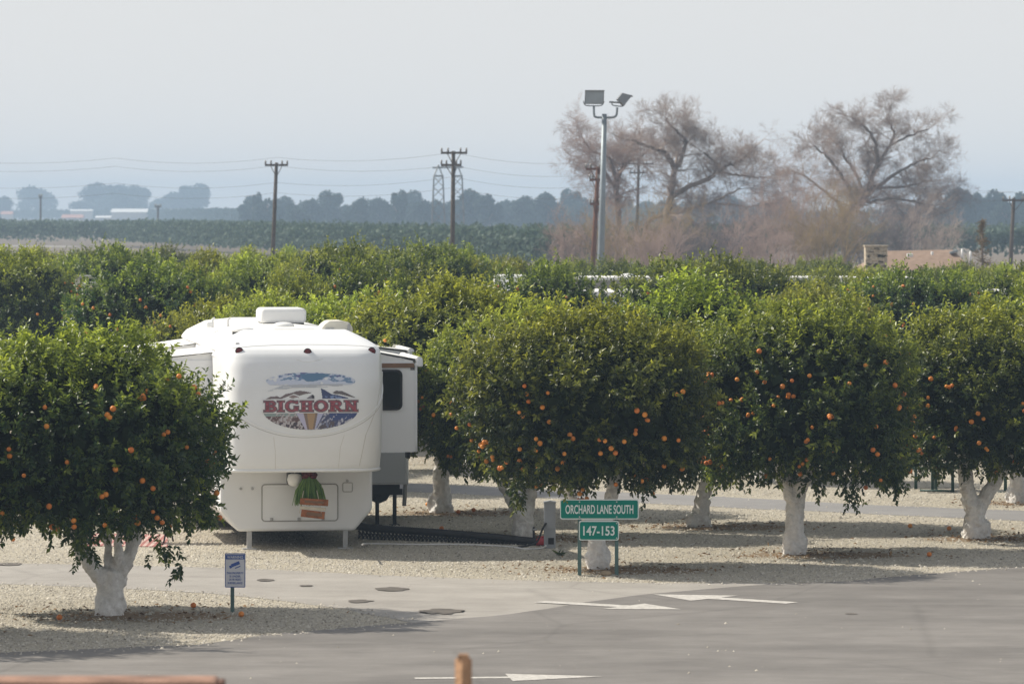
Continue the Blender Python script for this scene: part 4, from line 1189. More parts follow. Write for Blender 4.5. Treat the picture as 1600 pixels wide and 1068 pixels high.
# green picnic bench beyond the lane
M_green = mat('dark_green_paint', (0.02, 0.06, 0.05), 0.5, 0.4, 0.1, 6)
pb = gnd(1459, 766)
pt = thing('picnic_table', 'dark green metal picnic table beyond the grey lane, only its thin legs in view', 'picnic table', pb)
MB().box((0, .1, .76), (1.25, .7, .04), None, .01).build('tabletop', M_green, pt)
for yy, nm in ((-.62, 'bench_seat'), (.82, 'bench_seat')): MB().box((0, yy, .46), (1.25, .26, .035), None, .01).build(nm, M_green, pt)
for px, dy in [(1434, .45), (1454, -.45), (1464, .25), (1484, -.62)]:
    x = (px - 1459) / (F / pb.y)
    MB().tube([(x, dy, 0), (x, dy * .85, .74)], .03, 8).build('leg', M_green, pt)
MB().tube([(-.3, -.45, .03), (.3, -.62, .03)], .02, 8).build('stretcher', M_green, pt)
ppx = gnd(1571, 769)
gp = thing('green_post', 'lone dark green post to the right of the picnic table legs', 'post', ppx)
MB().tube([(0, 0, 0), (0, 0, .9)], .032, 8).build('pole', M_green, gp)
MB().box((0, 0, .005), (.3, .14, .02)).build('foot', M_green, gp)

# dry leaves under the crowns and a small weed
rs = np.random.RandomState(31); LP = []
for t in near_bases:
    n = 130; LP.append(np.stack([t.x + rs.normal(.2, .95, n), t.y + rs.normal(-.1, .8, n), np.full(n, .02)], 1))
LP = np.concatenate(LP); n = len(LP)
LQ = leaves_from(LP, unit(np.stack([rs.normal(0, 1, n), rs.normal(0, 1, n), rs.normal(0, .25, n)], 1)), unit(np.stack([rs.normal(0, .3, n), rs.normal(0, .3, n), np.ones(n)], 1)), rs.uniform(.05, .1, n), rs.uniform(.03, .05, n), .3)
M_dry = leaf_mat('dry_leaf', (0.10, 0.06, 0.03), (0.34, 0.22, 0.10), .15, .7, .2)
i_ = np.arange(n)[:, None] * 4
o = link(bpy.data.objects.new('fallen_leaves', np_mesh('fallen_leaves', LQ.reshape(-1, 3), np.concatenate([i_ + np.array([[0, 1, 2]]), i_ + np.array([[0, 2, 3]])]), 3, [M_dry], tint=np.repeat(rs.rand(n), 4))))
o['kind'] = 'stuff'
n = 26; wp0 = gnd(873, 868)
LQ = leaves_from(np.tile([[0, 0, .01]], (n, 1)) + rs.normal(0, .02, (n, 3)) * [1, 1, 0], unit(rs.normal(0, 1, (n, 3)) * [1, 1, .3] + [0, 0, .6]), np.tile([[0, 0, 1.0]], (n, 1)) + rs.normal(0, .3, (n, 3)), rs.uniform(.08, .17, n), rs.uniform(.03, .05, n), .2)
i_ = np.arange(n)[:, None] * 4
o = link(bpy.data.objects.new('weed_plant', np_mesh('weed_plant', LQ.reshape(-1, 3), np.concatenate([i_ + np.array([[0, 1, 2]]), i_ + np.array([[0, 2, 3]])]), 3, [M_leaf], tint=np.repeat(rs.rand(n) * .2, 4))))
o.location = wp0; tag(o, 'small dark weed on the gravel in front of the grey pedestal', 'weed')

# ------------------------------------------------------------------ signs
M_sgreen = mat('green_sign_face', (0.0, 0.185, 0.14), 0.6, 0.2, 0.05, 3)
M_swhite = mat('white_sign_letter', (0.66, 0.72, 0.70), 0.45, 0.4, 0.03, 4)
M_sback = mat('sign_back_metal', (0.45, 0.46, 0.46), 0.45, 0.4, 0.05, 6)
M_gpost = mat('green_sign_post', (0.09, 0.15, 0.14), 0.6, 0.3, 0.15, 9)
g0 = gnd(935, 899); s = F / g0.y
ls = thing('lane_sign', 'green street sign reading ORCHARD LANE SOUTH over 147-153, on two posts', 'street sign', g0)
def S(px, py): return (px - 935) / s, H - (py - YH) / s
for px in (905.5, 963.5):
    x, _ = S(px, 900)
    MB().box((x, .02, .50), (.055, .045, 1.02), None, .006).build('post', M_gpost, ls)
for (xa, ya, xb, yb, txt, ts, xs, ty) in [(875, 779.5, 998, 810.5, 'ORCHARD LANE SOUTH', .178, .84, 795), (904.5, 813, 967, 843.5, '147-153', .20, 1.02, 828.5)]:
    xl, zt = S(xa, ya); xr, zb = S(xb, yb)
    pl = MB().prism(rrect(xl, xr, zb, zt, .03), -.024, -.018, 'xz').build('panel', M_sback, ls)
    MB().prism(rrect(xl, xr, zb, zt, .03), -.028, -.0245, 'xz').build('border', M_swhite, pl)
    MB().prism(rrect(xl + .014, xr - .014, zb + .014, zt - .014, .025), -.032, -.0275, 'xz').build('face', M_sgreen, pl)
    me = text_mesh(txt, ts, xs, M_swhite)
    wdt = max(v.co.x for v in me.vertices) - min(v.co.x for v in me.vertices)
    want = (106 if 'LANE' in txt else 49) / s
    me.transform(Matrix.Diagonal((want / wdt, 1, 1, 1)))
    hgt = max(v.co.z for v in me.vertices) - min(v.co.z for v in me.vertices)
    want = (14.0 if 'LANE' in txt else 15.0) / s
    me.transform(Matrix.Diagonal((1, 1, want / hgt, 1)))
    zc = (max(v.co.z for v in me.vertices) + min(v.co.z for v in me.vertices)) / 2
    xc = (max(v.co.x for v in me.vertices) + min(v.co.x for v in me.vertices)) / 2
    o = link(bpy.data.objects.new('lettering', me), pl)
    x, z = S((xa + xb) / 2, ty); o.location = (x - xc, -.034, z - zc)
    for bpx in (905.5, 963.5):
        for bz in (zt - .035, zb + .035):
            bx_, _ = S(bpx, 900); MB().tube([(bx_, -.036, bz), (bx_, -.03, bz)], .011, 8).build('bolt', M_sback, pl)
xa, za = S(913, 812); xb, _ = S(958, 812)
MB().box(((xa + xb) / 2, -.012, za), (xb - xa, .02, .03)).build('crossbar', M_sback, ls)
rk = thing('rock', 'small tan rock at the foot of the right green sign post', 'rock', gnd(947, 899))
M_rock = mat('tan_rock', (0.36, 0.28, 0.19), 0.9, 0.2, 0.3, 7, bump=.6, bscale=12)
MB().ball((0, 0, .035), .075, (1.2, .8, .6), 2).build('stone', M_rock, rk)
g0 = gnd(363, 957); s = F / g0.y
ws = thing('warning_sign', 'small blue and white WARNING sign with a camera picture on a dark green post', 'warning sign', g0)
M_blue = mat('blue_sign_ink', (0.055, 0.12, 0.40), 0.45, 0.4, 0.08, 6)
M_wface = mat('white_sign_face', (0.72, 0.72, 0.76), 0.45, 0.4, 0.03, 4)
def S(px, py): return (px - 363) / s, H - (py - YH) / s
MB().box((0, .02, .36), (.05, .035, .76), None, .005).build('post', M_gpost, ws)
xl, zt = S(351.5, 863.5); xr, zb = S(383.5, 917)
wsp = MB().prism(rrect(xl, xr, zb, zt, .012), -.012, -.004, 'xz').build('panel', M_wface, ws)
outline(xl + .006, xr - .006, zb + .006, zt - .006, .01, -.0125, .005, 'border', M_blue, wsp)
xa, za = S(353, 866); xb, zb2 = S(382, 873)
MB().box(((xa + xb) / 2, -.0145, (za + zb2) / 2), (xb - xa, .004, za - zb2)).build('header', M_blue, wsp)
def sign_text(t, px, py, wpx, hpx, m, y=-.018):
    me = text_mesh(t, .05, 1, m, .001)
    X_ = [v.co.x for v in me.vertices]; Z_ = [v.co.z for v in me.vertices]
    me.transform(Matrix.Translation((-(max(X_) + min(X_)) / 2, 0, -(max(Z_) + min(Z_)) / 2)))
    me.transform(Matrix.Diagonal(((wpx / s) / (max(X_) - min(X_)), 1, (hpx / s) / (max(Z_) - min(Z_)), 1)))
    o = link(bpy.data.objects.new('lettering', me), wsp); x, z = S(px, py); o.location = (x, y, z)
sign_text('WARNING', 367.5, 869.6, 25, 4.4, M_wface)
for t, py, wd in [('THIS PROPERTY', 894.5, 26), ('IS UNDER', 899.5, 17), ('24 HR VIDEO', 904.5, 19), ('SURVEILLANCE', 910, 23)]:
    sign_text(t, 367.5, py, wd, 3.2, M_blue, -.0145)
x, z = S(368, 882)
Rm = Matrix.Rotation(R(-22), 3, 'Y')
ic = MB().box((x, -.015, z + .012), (.115, .004, .042), Rm).box((x - .065, -.0155, z - .024), (.03, .004, .035), Rm).box((x + .03, -.0155, z - .028), (.075, .004, .012), Rm)
ic.build('camera_symbol', M_blue, wsp)

# ------------------------------------------------------------------ foreground: post and wall
M_wood = mat('weathered_redwood', (0.40, 0.24, 0.145), 0.8, 0.2, 0.5, 14, bump=.4)
wp_ = thing('wooden_post', 'blurred square brown wooden post rising at the bottom edge', 'post', at(724, 1020, 22) * Vector((1, 1, 0)) if False else Vector(((724 - 800) * 22 / F, 22, 0)))
zt = H - (1021 - YH) * 22 / F
pp = MB().box((0, 0, (zt - .02) / 2), (.057, .057, zt - .02), Matrix.Rotation(R(38), 3, 'Z'), .003).build('shaft', M_wood, wp_)
MB().prism([(-.028, zt - .02), (.028, zt - .02), (.022, zt), (-.022, zt)], -.028, .028, 'xz').build('cap', M_wood, pp)
pp.rotation_euler = (0, 0, 0)
M_terra = mat('terracotta_paint', (0.33, 0.20, 0.15), 0.85, 0.2, 0.35, 5, bump=.3)
M_dkterra = mat('dark_terracotta', (0.16, 0.09, 0.07), 0.85, 0.2, 0.12, 6)
zt = H - (1062 - YH) * 22 / F
wl0 = (-60 - 800) * 22 / F; wl1 = (338 - 800) * 22 / F
bw = thing('garden_wall', 'blurred terracotta coloured wall top along the bottom left edge', 'wall', Vector(((wl0 + wl1) / 2, 22, 0)))
L_ = wl1 - wl0
MB().box((0, .1, (zt - .06) / 2), (L_ - .04, .22, zt - .06)).build('wall_face', M_terra, bw)
MB().box((0, .1, zt - .03), (L_, .28, .06), None, .02).build('coping', M_terra, bw)
MB().box((L_ / 2 + .016, .1, zt - .035), (.03, .2, .05), None, .008).build('end_cap', M_dkterra, bw)

# ------------------------------------------------------------------ other trailers seen between the trees
def parked_rv(label, cx, y, length, ht, rz, name='travel_trailer', rounded=0.12, ac=True, wcol=None, width=2.4):
    t = thing(name, label, 'trailer', (cx, y, 0), rz)
    wm = wcol or M_gel2
    MB().prism(rrect(-length / 2, length / 2, .45, ht - .05, rounded * 3 if rounded > .15 else .12, 5), -width / 2, width / 2, 'xz', .03).build('body', wm, t)
    MB().prism([(-width / 2 - .02, ht - .12), (width / 2 + .02, ht - .12), (width / 2, ht - .03), (width * .3, ht), (-width * .3, ht), (-width / 2, ht - .03)], -length / 2 + .3, length / 2 - .3, 'yz', .01).build('roof', M_roofw, t).rotation_euler = (0, 0, R(90))
    t.children[-1].rotation_euler = (0, 0, 0)
    if ac:
        MB().box((.4, 0, ht + .13), (.95, .74, .28), None, .07, 3).build('air_conditioner', M_plas, t)
    MB().ball((-length * .3, .2, ht + .02), .2, (1, 1, .3), 2).build('roof_vent', M_plas, t)
    for i in range(3):
        wx = -length / 2 + (i + .5) * length / 3
        wi = MB().prism(rrect(wx - .45, wx + .45, 1.7, 2.35, .08), -width / 2 - .03, -width / 2 + .02, 'xz').build('window', M_rubber_gap, t)
        MB().prism(rrect(wx - .41, wx + .41, 1.74, 2.31, .06), -width / 2 - .036, -width / 2 - .03, 'xz').build('pane', M_glass, wi)
    for sx in (-.5, .5):
        wh = MB().tube([(sx, -width / 2 + .02, .36), (sx, -width / 2 + .26, .36)], .36, 20).build('wheel', M_tyre, t)
        MB().tube([(sx, -width / 2 + .01, .36), (sx, -width / 2 + .27, .36)], .2, 16).build('rim', M_alu, wh)
    return t
M_taupe = mat('taupe_wall_skin', (0.36, 0.35, 0.33), 0.5, 0.4, 0.04, 3)
p = at(1000, 430, 150); parked_rv('long grey sided trailer with a white roof edge, seen low behind the floodlight pole', p.x + 2.3, 150, 9.0, H - (431 - YH) * 150 / F, R(-2), ac=False, wcol=M_taupe)
p = at(926, 455, 122); parked_rv('white rounded trailer nose peeking between crowns below the floodlight pole', p.x + .1, 124, 5.0, H - (455 - YH) * 122 / F, R(78), rounded=.3, ac=False, width=.9 if False else 2.2)
p = at(1545, 451, 116); parked_rv('white trailer roof showing between crowns below the flat roofed house', p.x + .6, 117, 4.6, H - (453 - YH) * 116 / F, R(6), ac=False)
p = at(778, 436, 118); parked_rv('white trailer with a roof air conditioner just showing between crowns', p.x + .25, 120, 2.6, H - (448 - YH) * 118 / F, R(84))
p = at(1170, 432, 158); parked_rv('white roofed trailer behind crowns near the bare trees', p.x + 1.8, 158, 8.0, H - (432 - YH) * 158 / F, R(2), ac=False)
# open truck rack between trees on the left
p = at(136, 428, 128)
rk_ = thing('shade_frame', 'white metal shade frame standing among the grove crowns', 'frame', (p.x, 128, 0))
zt = H - (430 - YH) * 128 / F
MB().box((0, 0, zt - .04), (.62, .9, .08), None, .01).build('top_rail', M_alu, rk_)
for sx in (-.26, .26):
    for sy in (-.4, .4): MB().box((sx, sy, zt / 2 - .04), (.06, .06, zt - .08)).build('leg', M_plas, rk_)
MB().box((.1, -.42, H - (444 - YH) * 128 / F), (.4, .1, .16), None, .03).build('box_end', M_plas, rk_)

# ------------------------------------------------------------------ floodlight pole
M_galv = mat('galvanised_steel', (0.27, 0.31, 0.34), 0.5, 0.5, 0.1, 4, metal=.3)
M_lamp = mat('floodlight_housing', (0.24, 0.255, 0.27), 0.5, 0.5, 0.08, 5)
M_lens = mat('floodlight_lens', (0.40, 0.45, 0.49), 0.15, 0.6, 0.06, 3)
D = 187.0; s = F / D
fx = (938 - 800) / s
fl = thing('floodlight_pole', 'tall galvanised pole with two floodlights on a forked yoke', 'light pole', (fx, D, 0))
def L(px, py): return ((px - 938) / s, 0, H - (py - YH) / s)
MB().tube([L(936.5, 530), L(938, 428), L(941, 330), L(944.5, 178)], [.145, .14, .12, .095], 16).build('pole', M_galv, fl)
MB().tube(path3([L(928, 166), L(928.2, 178), L(931, 183), L(944, 183.5), L(957, 183.5), L(963, 180), L(964.5, 168)], 8), .045, 10).build('yoke', M_galv, fl)
def flood(px, py, yaw, pitch, nm, w_=.76, h_=.56):
    c = Vector(L(px, py))
    e = bpy.data.objects.new('lamp_head', None)
    hd_ = MB(); t = .34
    V8 = [(-w_ / 2, -h_ / 2), (w_ / 2, -h_ / 2), (w_ / 2, h_ / 2), (-w_ / 2, h_ / 2)]
    bm = hd_.bm
    f_ = [bm.verts.new((x, -t / 2, z)) for x, z in V8]; b_2 = [bm.verts.new((x * .72, t / 2, z * .62 - .05)) for x, z in V8]
    bm.faces.new(f_); bm.faces.new(b_2[::-1])
    for i in range(4): bm.faces.new((f_[i], b_2[i], b_2[(i + 1) % 4], f_[(i + 1) % 4]))
    o = hd_.build('lamp_head', M_lamp, fl); o.location = c; o.rotation_euler = (R(pitch), 0, R(yaw))
    MB().box((0, -t / 2 - .008, 0), (w_ * .9, .016, h_ * .86), None, .004).build('lens', M_lens, o)
    MB().box((0, -t / 2 - .03, h_ / 2 - .015), (w_, .07, .03)).build('visor', M_lamp, o)
    return o
flood(927.5, 150.5, 10, 12, 'a')
o = flood(974, 153, 96, 38, 'b', .7, .5)
br = MB().tube(path3([L(911.5, 158), L(915, 164.5), L(928, 165.5), L(940, 164.5), L(944, 158)], 6), .022, 6).build('bracket', M_galv, fl)
MB().tube(path3([L(956, 158), L(957, 164), L(966, 166), L(974, 165.5), L(977, 160)], 6), .022, 6).build('bracket', M_galv, fl)
MB().box((Vector(L(960, 160))), (.4, .5, .06), Matrix.Rotation(R(4), 3, 'Y'), .01).build('mount_plate', M_lamp, fl)

# ------------------------------------------------------------------ utility poles and wires
M_pole = mat('old_pole_wood', (0.105, 0.085, 0.07), 0.9, 0.15, 0.25, 5)
M_polered = mat('reddish_pole_wood', (0.16, 0.08, 0.055), 0.9, 0.15, 0.25, 5)
M_ins = mat('ceramic_insulator', (0.22, 0.21, 0.20), 0.3, 0.5, 0.1, 5)
def upole(label, base, top, d, arms, r=.15, m=M_pole, w_=1.0):
    s = F / d
    x0 = (base[0] - 800) / s
    # carry the lean down to the ground
    t = thing('utility_pole', label, 'utility pole', (0, d, 0))
    zt = H - (top[1] - YH) / s; zb = H - (base[1] - YH) / s
    xt = (top[0] - 800) / s
    lean = (xt - x0) / (zt - zb); xb = x0 - lean * zb
    t.location.x = xb
    MB().tube([(0, 0, -.05), (lean * zt * .5, 0, zt * .5), (lean * zt, 0, zt)], [r * 1.12, r, r * .82], 12).build('pole', m, t)
    for (px0, px1, py) in arms:
        z = H - (py - YH) / s; xa, xb2 = (px0 - 800) / s - xb, (px1 - 800) / s - xb
        a = MB().box(((xa + xb2) / 2, -r - .02, z), (xb2 - xa, .11 * w_, .13 * w_)).build('crossarm', m, t)
        n = 4
        for i in range(n):
            u = [0.03, .27, .75, .97][i]
            MB().tube([(xa + (xb2 - xa) * u, -r - .02, z + .06), (xa + (xb2 - xa) * u, -r - .02, z + .30 * w_)], [.06 * w_, .045 * w_], 8).build('insulator', M_ins, t)
        xm = (xa + xb2) / 2
        for sg in (-1, 1):
            MB().tube([(xm + sg * (xb2 - xa) * .25, -r - .02, z - .05), (lean * z + 0, -r, z - .75 * w_)], .025 * w_, 5).build('arm_brace', m, t)
    return t
upole('single wooden utility pole behind the grove on the far left, one crossarm', (427, 378), (432, 254), 300, [(414, 450, 258)], .13)
upole('tall wooden utility pole with two crossarms in front of a steel tower', (707, 385), (708.5, 236), 280, [(689, 730, 239), (689, 721, 258)], .135)
upole('reddish utility pole with three crossarms next to the floodlight pole', (927, 400), (934.5, 261), 260, [(915, 945, 264), (921, 940, 281), (922, 942, 319)], .13, M_polered)
upole('pale utility pole standing within the bare tree', (996, 330), (998, 250), 420, [(979, 1021, 256), (984, 1012, 270)], .14)
upole('utility pole at the far right edge with a single crossarm', (1580, 392), (1584, 309), 330, [(1566, 1608, 313)], .14)
upole('small distant pole in front of the pale white sheds', (246.5, 350), (247, 321), 900, [(242, 252, 323)], .2, w_=1.8)
upole('small distant pole in front of the hazy lone tree', (63.5, 344), (63.5, 306), 900, [(61, 66, 308)], .2, w_=1.8)
M_wire = mat('dull_wire', (0.12, 0.12, 0.125), 0.6, 0.3, 0.05, 2)
def wire(label, pts, d, r=.0075):
    P = []
    for a, b in zip(pts, pts[1:]):
        A = at(a[0], a[1], a[2] if len(a) > 2 else d); B = at(b[0], b[1], b[2] if len(b) > 2 else d)
        n = 16
        for i in range(n):
            u = i / n; q = A.lerp(B, u); q.z -= 4 * u * (1 - u) * .35; P.append(q)
    P.append(B)
    tag(MB().tube(P, r, 5).build('power_line', M_wire), label, 'power line', 'power lines strung across the haze')
ys = [(238, 246, 'topmost power line running past the tip of the tallest left pole', 262), (258, 259, 'power line reaching both wooden poles at their lower crossarms', 276), (276, 285, 'power line third from above, sagging over the far trees', 300), (293, 301, 'power line lowest of all, just above the hazy treetops', 306)]
for yt, yl, lb, yr in ys:
    wire(lb, [(-120, yl + 1, 330), (180, yl + 1, 315), (432, yl, 300), (708, yt, 280), (934, yt + 14, 260), (1240, yt + 22, 300), (1584, 311 if yt > 270 else 300, 330), (1700, 312, 335)], 300)

# lattice transmission tower far behind
M_steel = mat('tower_steel', (0.20, 0.21, 0.22), 0.6, 0.4, 0.08, 2, metal=.2)
tw_d = 620.0
tw = thing('transmission_tower', 'faint steel lattice tower just behind the tall two armed pole', 'tower', ((694 - 800) * tw_d / F, tw_d, 0))
s = F / tw_d
def Tt(px, py, y=0): return ((px - 694) / s, y, H - (py - YH) / s)
for cx in (685, 715):
    mb = MB()
    for sg in (-1, 1):
        for yy in (-1.2, 1.2):
            mb.tube([Tt(cx + sg * 11, 372, yy), Tt(cx + sg * 7, 276, yy * .6), Tt(cx, 258, 0)], .09, 5)
    zs = [372, 350, 328, 308, 292, 276]
    for a, b in zip(zs, zs[1:]):
        wa = 7 + 4 * (a - 276) / 96; wb = 7 + 4 * (b - 276) / 96
        for yy in (-1, 1):
            mb.tube([Tt(cx - wa, a, yy), Tt(cx + wb, b, yy)], .05, 4); mb.tube([Tt(cx + wa, a, yy), Tt(cx - wb, b, yy)], .05, 4)
    mb.tube([Tt(cx - 8, 275), Tt(cx + 8, 275)], .12, 5)
    mb.build('mast', M_steel, tw)
MB().tube([Tt(676, 262), Tt(724, 261)], .12, 5).build('beam', M_steel, tw)

# ------------------------------------------------------------------ bare trees
M_bark = mat('bare_branch_bark', (0.20, 0.16, 0.135), 0.95, 0.1, 0.2, 3)
M_twig = mat('pale_twig', (0.40, 0.325, 0.285), 0.95, 0.1, 0.25, 1.2)
M_twigp = mat('pinkish_twig', (0.40, 0.295, 0.25), 0.95, 0.1, 0.25, 1.0)
M_twigy = mat('straw_twig', (0.33, 0.24, 0.12), 0.95, 0.1, 0.25, 1.0)
M_twigd = mat('dark_purplish_twig', (0.17, 0.145, 0.15), 0.95, 0.1, 0.25, 1.0)
def strips(segs, name, m, parent):
    """thin three-sided sticks: segs = (a, b, ra, rb)"""
    A = np.array([q[0] for q in segs]); B = np.array([q[1] for q in segs])
    ra = np.array([q[2] for q in segs]); rb = np.array([q[3] for q in segs])
    d = unit(B - A); ref = np.tile(np.array([[0.3, 1.0, 0.2]]), (len(A), 1))
    u = unit(np.cross(d, ref)); v = np.cross(d, u)
    V = []
    for c, r in ((A, ra), (B, rb)):
        for k in range(3):
            an = k * 2.0944
            V.append(c + (u * math.cos(an) + v * math.sin(an)) * r[:, None])
    V = np.stack(V, 1).reshape(-1, 3); i = np.arange(len(A))[:, None] * 6
    Q = np.concatenate([i + np.array([[0, 1, 4, 3]]), i + np.array([[1, 2, 5, 4]]), i + np.array([[2, 0, 3, 5]])])
    return link(bpy.data.objects.new(name, np_mesh(name, V, Q, 4, [m])), parent)
def grow(p, d, length, r, depth, segs, rg, spread=.6, up=.15, droop=0.0, nch=(2, 4)):
    n = 3; q = Vector(p); d = Vector(d).normalized()
    stl = length / n
    for i in range(n):
        d2 = (d + Vector((rg.gauss(0, .16), rg.gauss(0, .16), rg.gauss(0, .13) + up * .25 - droop * .2))).normalized()
        e = q + d2 * stl; r2 = r * .86
        segs.append((tuple(q), tuple(e), r, r2)); q = e; r = r2; d = d2
        if depth > 0 and i < n - 0:
            for c in range(rg.randint(*nch) - (1 if i == 0 else 0)):
                ax = Vector((rg.gauss(0, 1), rg.gauss(0, 1), rg.gauss(0, .8)))
                cd = (d + ax.normalized() * spread * rg.uniform(.7, 1.5) + Vector((0, 0, up - droop))).normalized()
                grow(q, cd, length * rg.uniform(.52, .8), max(r * rg.uniform(.42, .58), .0052), depth - 1, segs, rg, spread, up, droop, nch)
def bare_tree(label, d, limbs, seed, m=M_twig, mt=M_bark, depth=3, length=2.1, every=1, up=.06, droop=0.0, dscale=1.0, r0=.03):
    d *= 1.2; length *= 1.15; s = F / d; rg = random.Random(seed)
    bx = (limbs[0][0][0] - 800) / s
    t = thing('bare_tree', label, 'bare tree', (bx, d, 0))
    mb = MB(); segs = []
    for li, l in enumerate(limbs):
        l = [(x, y if y > 330 else 330 + (y - 330) * .79, r) for x, y, r in l]
        yy = 0.0; slope = rg.uniform(-1, 1) * dscale if li else 0
        P = []; 
        for i, (px, py, r) in enumerate(l):
            P.append(Vector(((px - 800) / s - bx, l[0][3] if False else slope * i * .9, H - (py - YH) / s)))
        pts = path3(P, 5)
        for i, q in enumerate(pts): q += Vector((rg.gauss(0, .04), rg.gauss(0, .05), rg.gauss(0, .04))) if 0 < i < len(pts) - 1 else Vector((0, 0, 0))
        rad = np.interp(np.linspace(0, len(l) - 1, len(pts)), range(len(l)), [q[2] * .72 / s for q in l])
        mb.tube(pts, list(rad), 8)
        st = 0 if li else int(len(pts) * .45)
        for i in range(st, len(pts), every):
            tdir = (pts[min(i + 1, len(pts) - 1)] - pts[max(i - 1, 0)]).normalized()
            for c in range(2 if i > len(pts) * .4 else 1):
                ax = Vector((rg.gauss(0, 1), rg.gauss(0, 1), rg.gauss(0, .9) + .2)).normalized()
                grow(pts[i], (tdir * .55 + ax), length * rg.uniform(.55, 1.1), max(rad[i] * .45, r0 * .6), depth - (1 if rg.random() < .35 else 0), segs, rg, .85, up, droop, (1, 3))
        grow(pts[-1], (pts[-1] - pts[-2]), length * 1.0, max(rad[-1] * .8, r0 * .6), depth, segs, rg, .8, up, droop, (1, 3))
    mb.build('trunk', mt, t)
    strips(segs, 'crown', m, t)
    return t
bare_tree('bare tree with dark upright limbs and a long limb sweeping right, behind the floodlight pole', 300,
    [[(1040, 470, 11), (1043, 380, 9), (1043, 330, 8), (1048, 300, 7), (1054, 248, 6)],
     [(1054, 250, 5.5), (1047, 230, 5), (1038, 214, 4.5), (1022, 205, 4), (1005, 200, 3), (985, 190, 2)],
     [(1054, 250, 5), (1063, 228, 4.5), (1069, 205, 4), (1070, 192, 3.5), (1058, 176, 3), (1046, 162, 2), (1040, 148, 1.5)],
     [(1047, 305, 6), (1068, 287, 5.5), (1085, 276, 5), (1105, 266, 4.5), (1118, 254, 4), (1136, 240, 3), (1152, 231, 2.5), (1172, 212, 1.6)],
     [(1117, 256, 3.5), (1120, 238, 3), (1110, 225, 2.4), (1098, 214, 1.8)],
     [(1120, 254, 3), (1146, 256, 2.4), (1172, 262, 1.8), (1200, 262, 1.4)]], 21, depth=4, length=1.28, every=3)
bare_tree('slimmer bare tree crossing the floodlight pole, forked high with short reddish limbs', 310,
    [[(966, 460, 8), (966, 380, 7), (965, 320, 6), (962, 284, 6), (963, 266, 5.5)],
     [(963, 268, 5), (970, 250, 4.5), (977, 234, 4), (984, 216, 3), (990, 196, 2)],
     [(975, 240, 3.5), (986, 230, 3.5), (997, 226, 3), (1006, 216, 2)],
     [(963, 268, 4.5), (958, 248, 4), (951, 225, 3), (935, 216, 2.6), (923, 209, 2.2), (913, 192, 1.6)],
     [(962, 284, 3.5), (950, 264, 3), (944, 246, 2.2), (930, 240, 1.5)]], 22, depth=4, length=1.22, every=3, m=M_twigp)
bare_tree('broad bare tree with a dense rounded head, taller than the house in front of it', 330,
    [[(1326, 470, 12), (1322, 396, 10), (1318, 345, 9.5), (1330, 325, 8.5), (1349, 308, 7.5), (1360, 270, 6), (1371, 234, 5)],
     [(1371, 234, 4.5), (1368, 205, 4), (1360, 178, 3.4), (1345, 160, 2.6), (1328, 146, 1.6)],
     [(1371, 236, 4), (1388, 205, 3.4), (1398, 180, 2.8), (1392, 158, 2), (1386, 146, 1.4)],
     [(1386, 206, 2.8), (1412, 186, 2.4), (1440, 172, 1.8), (1456, 166, 1.2)],
     [(1352, 300, 5), (1385, 268, 4), (1412, 246, 3.2), (1435, 232, 2.4), (1452, 226, 1.6)],
     [(1340, 318, 5), (1326, 285, 4), (1308, 252, 3.4), (1288, 222, 2.6), (1268, 202, 1.8)],
     [(1350, 300, 4), (1340, 262, 3.4), (1322, 225, 2.8), (1312, 200, 2.0), (1300, 186, 1.4)],
     [(1319, 345, 4.5), (1313, 318, 3.6), (1290, 290, 3), (1262, 262, 2.4), (1240, 250, 1.6)],
     [(1360, 280, 3.4), (1400, 284, 2.8), (1432, 276, 2), (1450, 270, 1.4)],
     [(1345, 312, 4), (1390, 306, 3), (1428, 310, 2.4), (1450, 318, 1.6)]], 23, depth=4, length=1.2, every=2)
bare_tree('low dark purplish bare tree at the right flank of the broad bare tree', 345,
    [[(1418, 470, 7), (1420, 390, 6), (1424, 350, 5), (1430, 330, 4)],
     [(1424, 350, 3.4), (1442, 325, 3), (1458, 305, 2.2), (1466, 292, 1.5)], [(1426, 345, 3), (1452, 340, 2.4), (1474, 330, 1.8), (1488, 322, 1.3)],
     [(1424, 352, 3), (1408, 330, 2.4), (1398, 314, 1.8)], [(1428, 335, 3), (1436, 308, 2.2), (1438, 292, 1.4)]], 24, m=M_twigd, mt=M_twigd, depth=4, length=1.28, every=3)
bare_tree('old bare tree leaning far right with a near level limb, grey and half fallen', 320,
    [[(1000, 470, 8), (1006, 380, 6), (1013, 346, 5), (1040, 336, 4.5), (1072, 328, 4), (1095, 319, 3.4), (1112, 312, 3), (1135, 298, 2.4), (1156, 286, 1.8)],
     [(1072, 328, 3), (1085, 350, 2.4), (1108, 372, 2), (1140, 384, 1.5)], [(1110, 313, 2.4), (1140, 316, 2), (1176, 320, 1.5), (1210, 312, 1.2)]], 25, m=M_twigd, depth=4, length=1.22, every=3, droop=.05)
